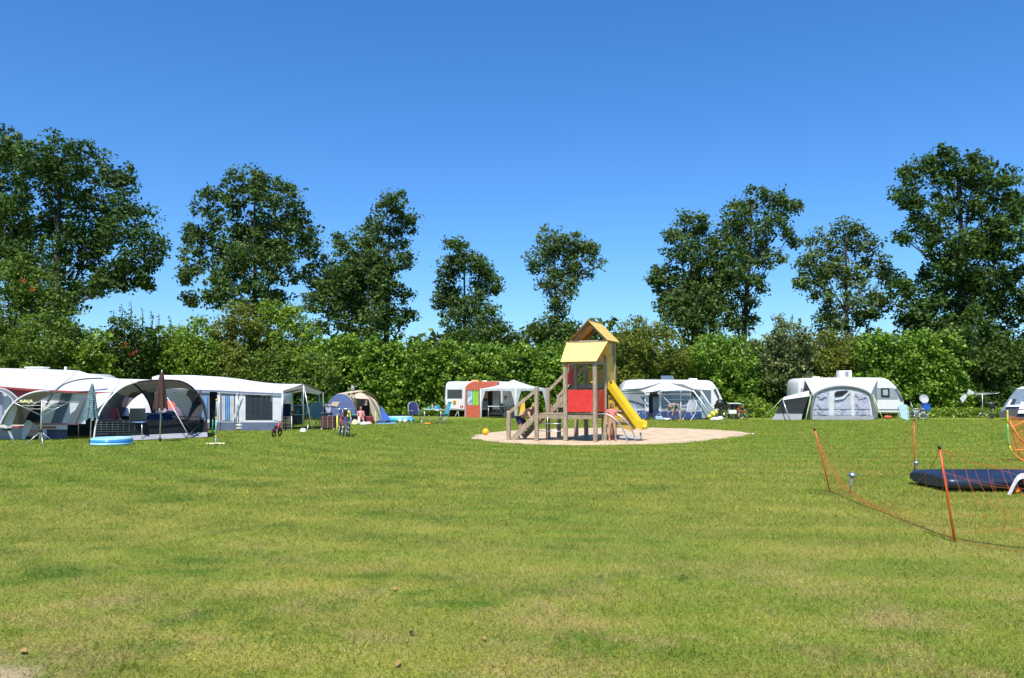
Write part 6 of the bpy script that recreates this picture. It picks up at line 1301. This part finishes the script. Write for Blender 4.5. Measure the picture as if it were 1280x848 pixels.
# ================================================================ nets, posts, airbed
nm_ = thing('net_enclosure', 'sagging orange net strung between the leaning orange posts round the airbed', 'net', G(1160, 625))
PA_t, PA_b = None, None
def stake(label, bx, by, tx, ty, lean_y=0, r=.0125, m=None, group='orange net posts in the grass'):
    b = G(bx, by); tp_ = P(tx, ty, b.y+lean_y); t = thing('net_post', label, 'post', b, group=group)
    q = MB(); q.tube([b-Vector((0, 0, .12)), b.lerp(tp_, .5), tp_], r, 8); q.build('shaft', m or or_p, t)
    q = MB(); q.tube([tp_-(tp_-b).normalized()*.005, tp_+(tp_-b).normalized()*.035], r*1.25, 8); q.build('cap', blk, t); return b, tp_
A = stake('orange post leaning left, leftmost of the net posts', 1039, 615.5, 1018.5, 538)
B = stake('orange upright post farthest back, next to the farther solar lamp', 1143, 590, 1142.8, 526.5, r=.013)
C = stake('nearest orange post leaning left in front of the navy airbed', 1195, 678, 1174.5, 561)
E = (Vector((4.9, 7.2, 0)), Vector((4.85, 7.3, .85))); F = (Vector((11.5, 12.9, 0)), Vector((11.5, 12.9, .8)))
def netcloth(bl, tl, br, tr_, n, rows, sagt, sagb, name, wob=.03, floor=.012):
    q = MB()
    def pt(u, v):
        t = tl.lerp(tr_, u); b = bl.lerp(br, u); t = t-Vector((0, 0, sagt*4*u*(1-u))); p = b.lerp(t, v); k = 4*u*(1-u)
        p = p+Vector((wob*k*math.sin(u*17+v*5), -sagb*k*(1-v)*math.sin(v*3.1+.6)+wob*math.sin(u*11+v*7), 0)); p.z = max(floor+.01*math.sin(u*40+v*9)**2, p.z); return p
    for j in range(rows+1): q.tube([pt(i/(n*2), j/rows) for i in range(n*2+1)], .0026 if j in (0, rows) else .0016, 4, smooth=False)
    for i in range(n+1): q.tube([pt(i/n, j/(rows*2)) for j in range(rows*2+1)], .0016, 4, smooth=False)
    return q.build(name, or_n, nm_)
netcloth(A[0], A[1], C[0], C[1], 20, 5, .86, .55, 'front_net', .04)
netcloth(A[0], A[1], B[0], B[1], 16, 4, .62, .2, 'left_net', .04)
netcloth(C[0], C[1], E[0]+Vector((.6, .7, 0)), E[1]+Vector((.6, .9, 0)), 9, 4, .10, .4, 'near_net', .03)
netcloth(B[0], B[1]-Vector((0, 0, .45)), F[0], F[1], 14, 3, .35, .2, 'far_net', .03)
netcloth(C[0]+Vector((.1, .4, 0)), C[1], Vector((9.2, 11.2, 0)), Vector((9.4, 11.6, .55)), 11, 4, .30, .5, 'side_net', .03)
q = MB(); q.tube([p+Vector((0, 0, .012)) for p in smoothp([A[0], A[0].lerp(C[0], .3)+Vector((-.05, .1, 0)), A[0].lerp(C[0], .7)+Vector((.02, -.05, 0)), C[0], C[0]+Vector((1.0, -.75, 0)), C[0]+Vector((2.4, -1.9, 0))], 2)], .0045, 5); q.build('ground_cord', mat('dark green cord', (.03, .05, .02), .8), nm_)
# farther bent green and yellow pole with brighter net
g = G(1266, 577); gp = thing('bent_net_pole', 'yellow and green bent pole holding the bright orange net at the right edge', 'pole', g)
pts = smoothp([P(1259.3, 513, g.y), P(1259.6, 540, g.y), P(1261, 556, g.y), P(1266, 567, g.y), P(1278, 576.5, g.y), P(1300, 581, g.y)], 2); k = len(pts)
q = MB(); q.tube(pts[:int(k*.22)], .02, 6); q.tube(pts[int(k*.42):int(k*.6)], .02, 6); q.build('yellow_section', mat('lime yellow', (0, 0, 0)), gp); q = MB(); q.tube(pts[int(k*.22)-1:int(k*.42)+1], .022, 6); q.build('green_section', mat('bright green plastic', (.12, .50, .12), .4), gp); q = MB(); q.tube(pts[int(k*.6)-1:], .018, 6); q.build('orange_section', mat('orange cord', (.85, .28, .05), .5), gp)
q = MB(); md_ = lambda u, v: P(1261+44*u, 520+(36+22*min(1, u*2.2))*v+8*u*(1-v), g.y+.2*math.sin(u*3)*v)
for i in range(23): q.tube([md_(i/22, j/8) for j in range(9)], .004, 4, smooth=False)
for j in range(19): q.tube([md_(i/12, j/18) for i in range(13)], .004, 4, smooth=False)
q.build('bright_net', mat('bright orange net', (.85, .22, .06), .6), gp)
q = MB(); q.tube([P(1262, 527, g.y-.05), P(1272, 545, g.y-.05), P(1290, 565, g.y-.05)], .022, 5); q.tube([P(1264, 534, g.y-.05), P(1274, 530, g.y-.05), P(1290, 521, g.y-.05)], .012, 5); q.tube([P(1268, 563, g.y-.05), P(1290, 562, g.y-.05)], .022, 5); q.build('net_band', mat('bright orange net', (0, 0, 0)), gp)
# airbed
D = 13.6
ab_ = thing('airbed', 'navy blue inflated airbed lying on the lawn inside the orange net', 'airbed', Vector((7.90, 13.5, 0)))
Lb, Wb, Hb = 1.95, 1.30, .27; rzb = .02
def ab(u, v):
    a = 2*math.pi*v; e = 3.2
    sx = (2*u-1); end = (1-abs(sx)**9)**(1/2.2); ca, sa = math.cos(a), math.sin(a)
    w = Wb/2*(.86+.14*end)*math.copysign(abs(ca)**.55, ca); h = Hb/2*(.62+.38*end)*math.copysign(abs(sa)**.75, sa)*(1+.05*math.cos(w*24))
    h += .0
    return Vector((Lb/2*sx, w, Hb/2+h+.01))
q = LB(); q.grid(ab, 36, 40)
for e_ in (0, 1): c_ = [ab(e_, k/40) for k in range(40)]; q.poly(c_)
o = q.build('mattress', navy_v, ab_); ab_.rotation_euler = (0, 0, rzb)
q = LB(); q.tube([(-Lb/2*.97*c+0, Wb/2*.99*s, Hb/2+.01) for c, s in [(math.copysign(abs(math.cos(a))**.35, math.cos(a)), math.copysign(abs(math.sin(a))**.35, math.sin(a))) for a in [2*math.pi*i/48 for i in range(48)]]], .008, 5, closed=True); q.build('seam', mat('dark seam', (.008, .015, .04), .5), ab_)
q = LB(); q.cyl((-Lb/2-.005, .2, .11), (-Lb/2-.03, .2, .11), .02, 10); q.build('valve', blk, ab_)
# small beach shelter at the right edge
D = 12.6; bs = thing('beach_shelter', 'small white and black pop up cover on the grass before the airbed', 'shelter', Vector((P(1285, 615, D).x, D, 0)))
q = MB(); q.strip(smoothp([P(1259, 618.5, D), P(1266, 603, D), P(1273, 592, D), P(1285, 591.5, D), P(1310, 594, D)], 2), smoothp([P(1263.5, 619.5, D-.05), P(1270, 605, D-.05), P(1276, 598, D-.05), P(1287, 599, D-.05), P(1310, 601, D-.05)], 2), 2); q.build('white_hem', white2, bs)
q = MB(); q.strip(smoothp([P(1264, 619, D), P(1270, 605, D), P(1276, 598, D), P(1287, 599, D), P(1310, 601, D)], 2), smoothp([P(1268, 617, D+.7), P(1276, 606, D+.8), P(1282, 603, D+.8), P(1292, 603, D+.8), P(1312, 605, D+.8)], 2), 2); q.strip([P(1268, 617.5, D+.5), P(1312, 617.5, D+.5)], [P(1282, 602, D+.55), P(1312, 603, D+.55)], 1); q.build('dark_inner', black_f, bs)
q = MB(); q.ball(Vector((P(1275, 617, D).x, D+.1, .05)), (.05, .05, .05), 10); solo(q.build('orange_ball', orange_f), 'small orange ball lying under the pop up cover', 'ball')
# solar lamps
def lamp(label, bx, by, h, lean):
    b = G(bx, by); t = thing('solar_lamp', label, 'garden lamp', b, group='solar garden lamps'); t.rotation_euler = (0, lean, 0)
    LB().tube([(0, 0, -.08), (0, 0, h*.3)], .009, 6).build('spike', blk, t)
    LB().lathe((0, 0, 0), [(.010, h*.3), (.020, h*.33), (.034, h*.74), (.036, h*.78)], 12).build('glass', mat('lamp glass', (.45, .42, .40), .15, alpha=.75), t)
    LB().lathe((0, 0, 0), [(.036, h*.78), (.056, h*.80), (.056, h*.86), (.045, h*.95), (.02, h), (0, h)], 14).build('head', chrome, t); LB().lathe((0, 0, 0), [(.058, h*.795), (.060, h*.81), (.058, h*.825)], 14).build('rim', blk, t)
lamp('silver headed solar lamp tilted right, nearer of the two lamps', 1062, 616.5, .33, .18); lamp('silver headed solar lamp beside the farthest orange post', 1145, 591, .23, .05)
q = MB(); c = G(1174, 565.0); q.box(c+Vector((0, 0, .02)), (.06, .05, .05), bev=.01) ; o = solo(q.build('peg', blk), 'tiny black peg in the grass beyond the net near the right posts', 'peg')
q = MB(); c = G(941, 543); q.box(c+Vector((0, 0, .02)), (.06, .06, .05), bev=.01); solo(q.build('peg', plw), 'tiny white peg in the grass at the right tip of the sand pit', 'peg')
for ob in S.objects:
    if ob.type == 'MESH' and ob.parent is None and 'kind' not in ob and 'label' not in ob: print('UNTAGGED', ob.name)
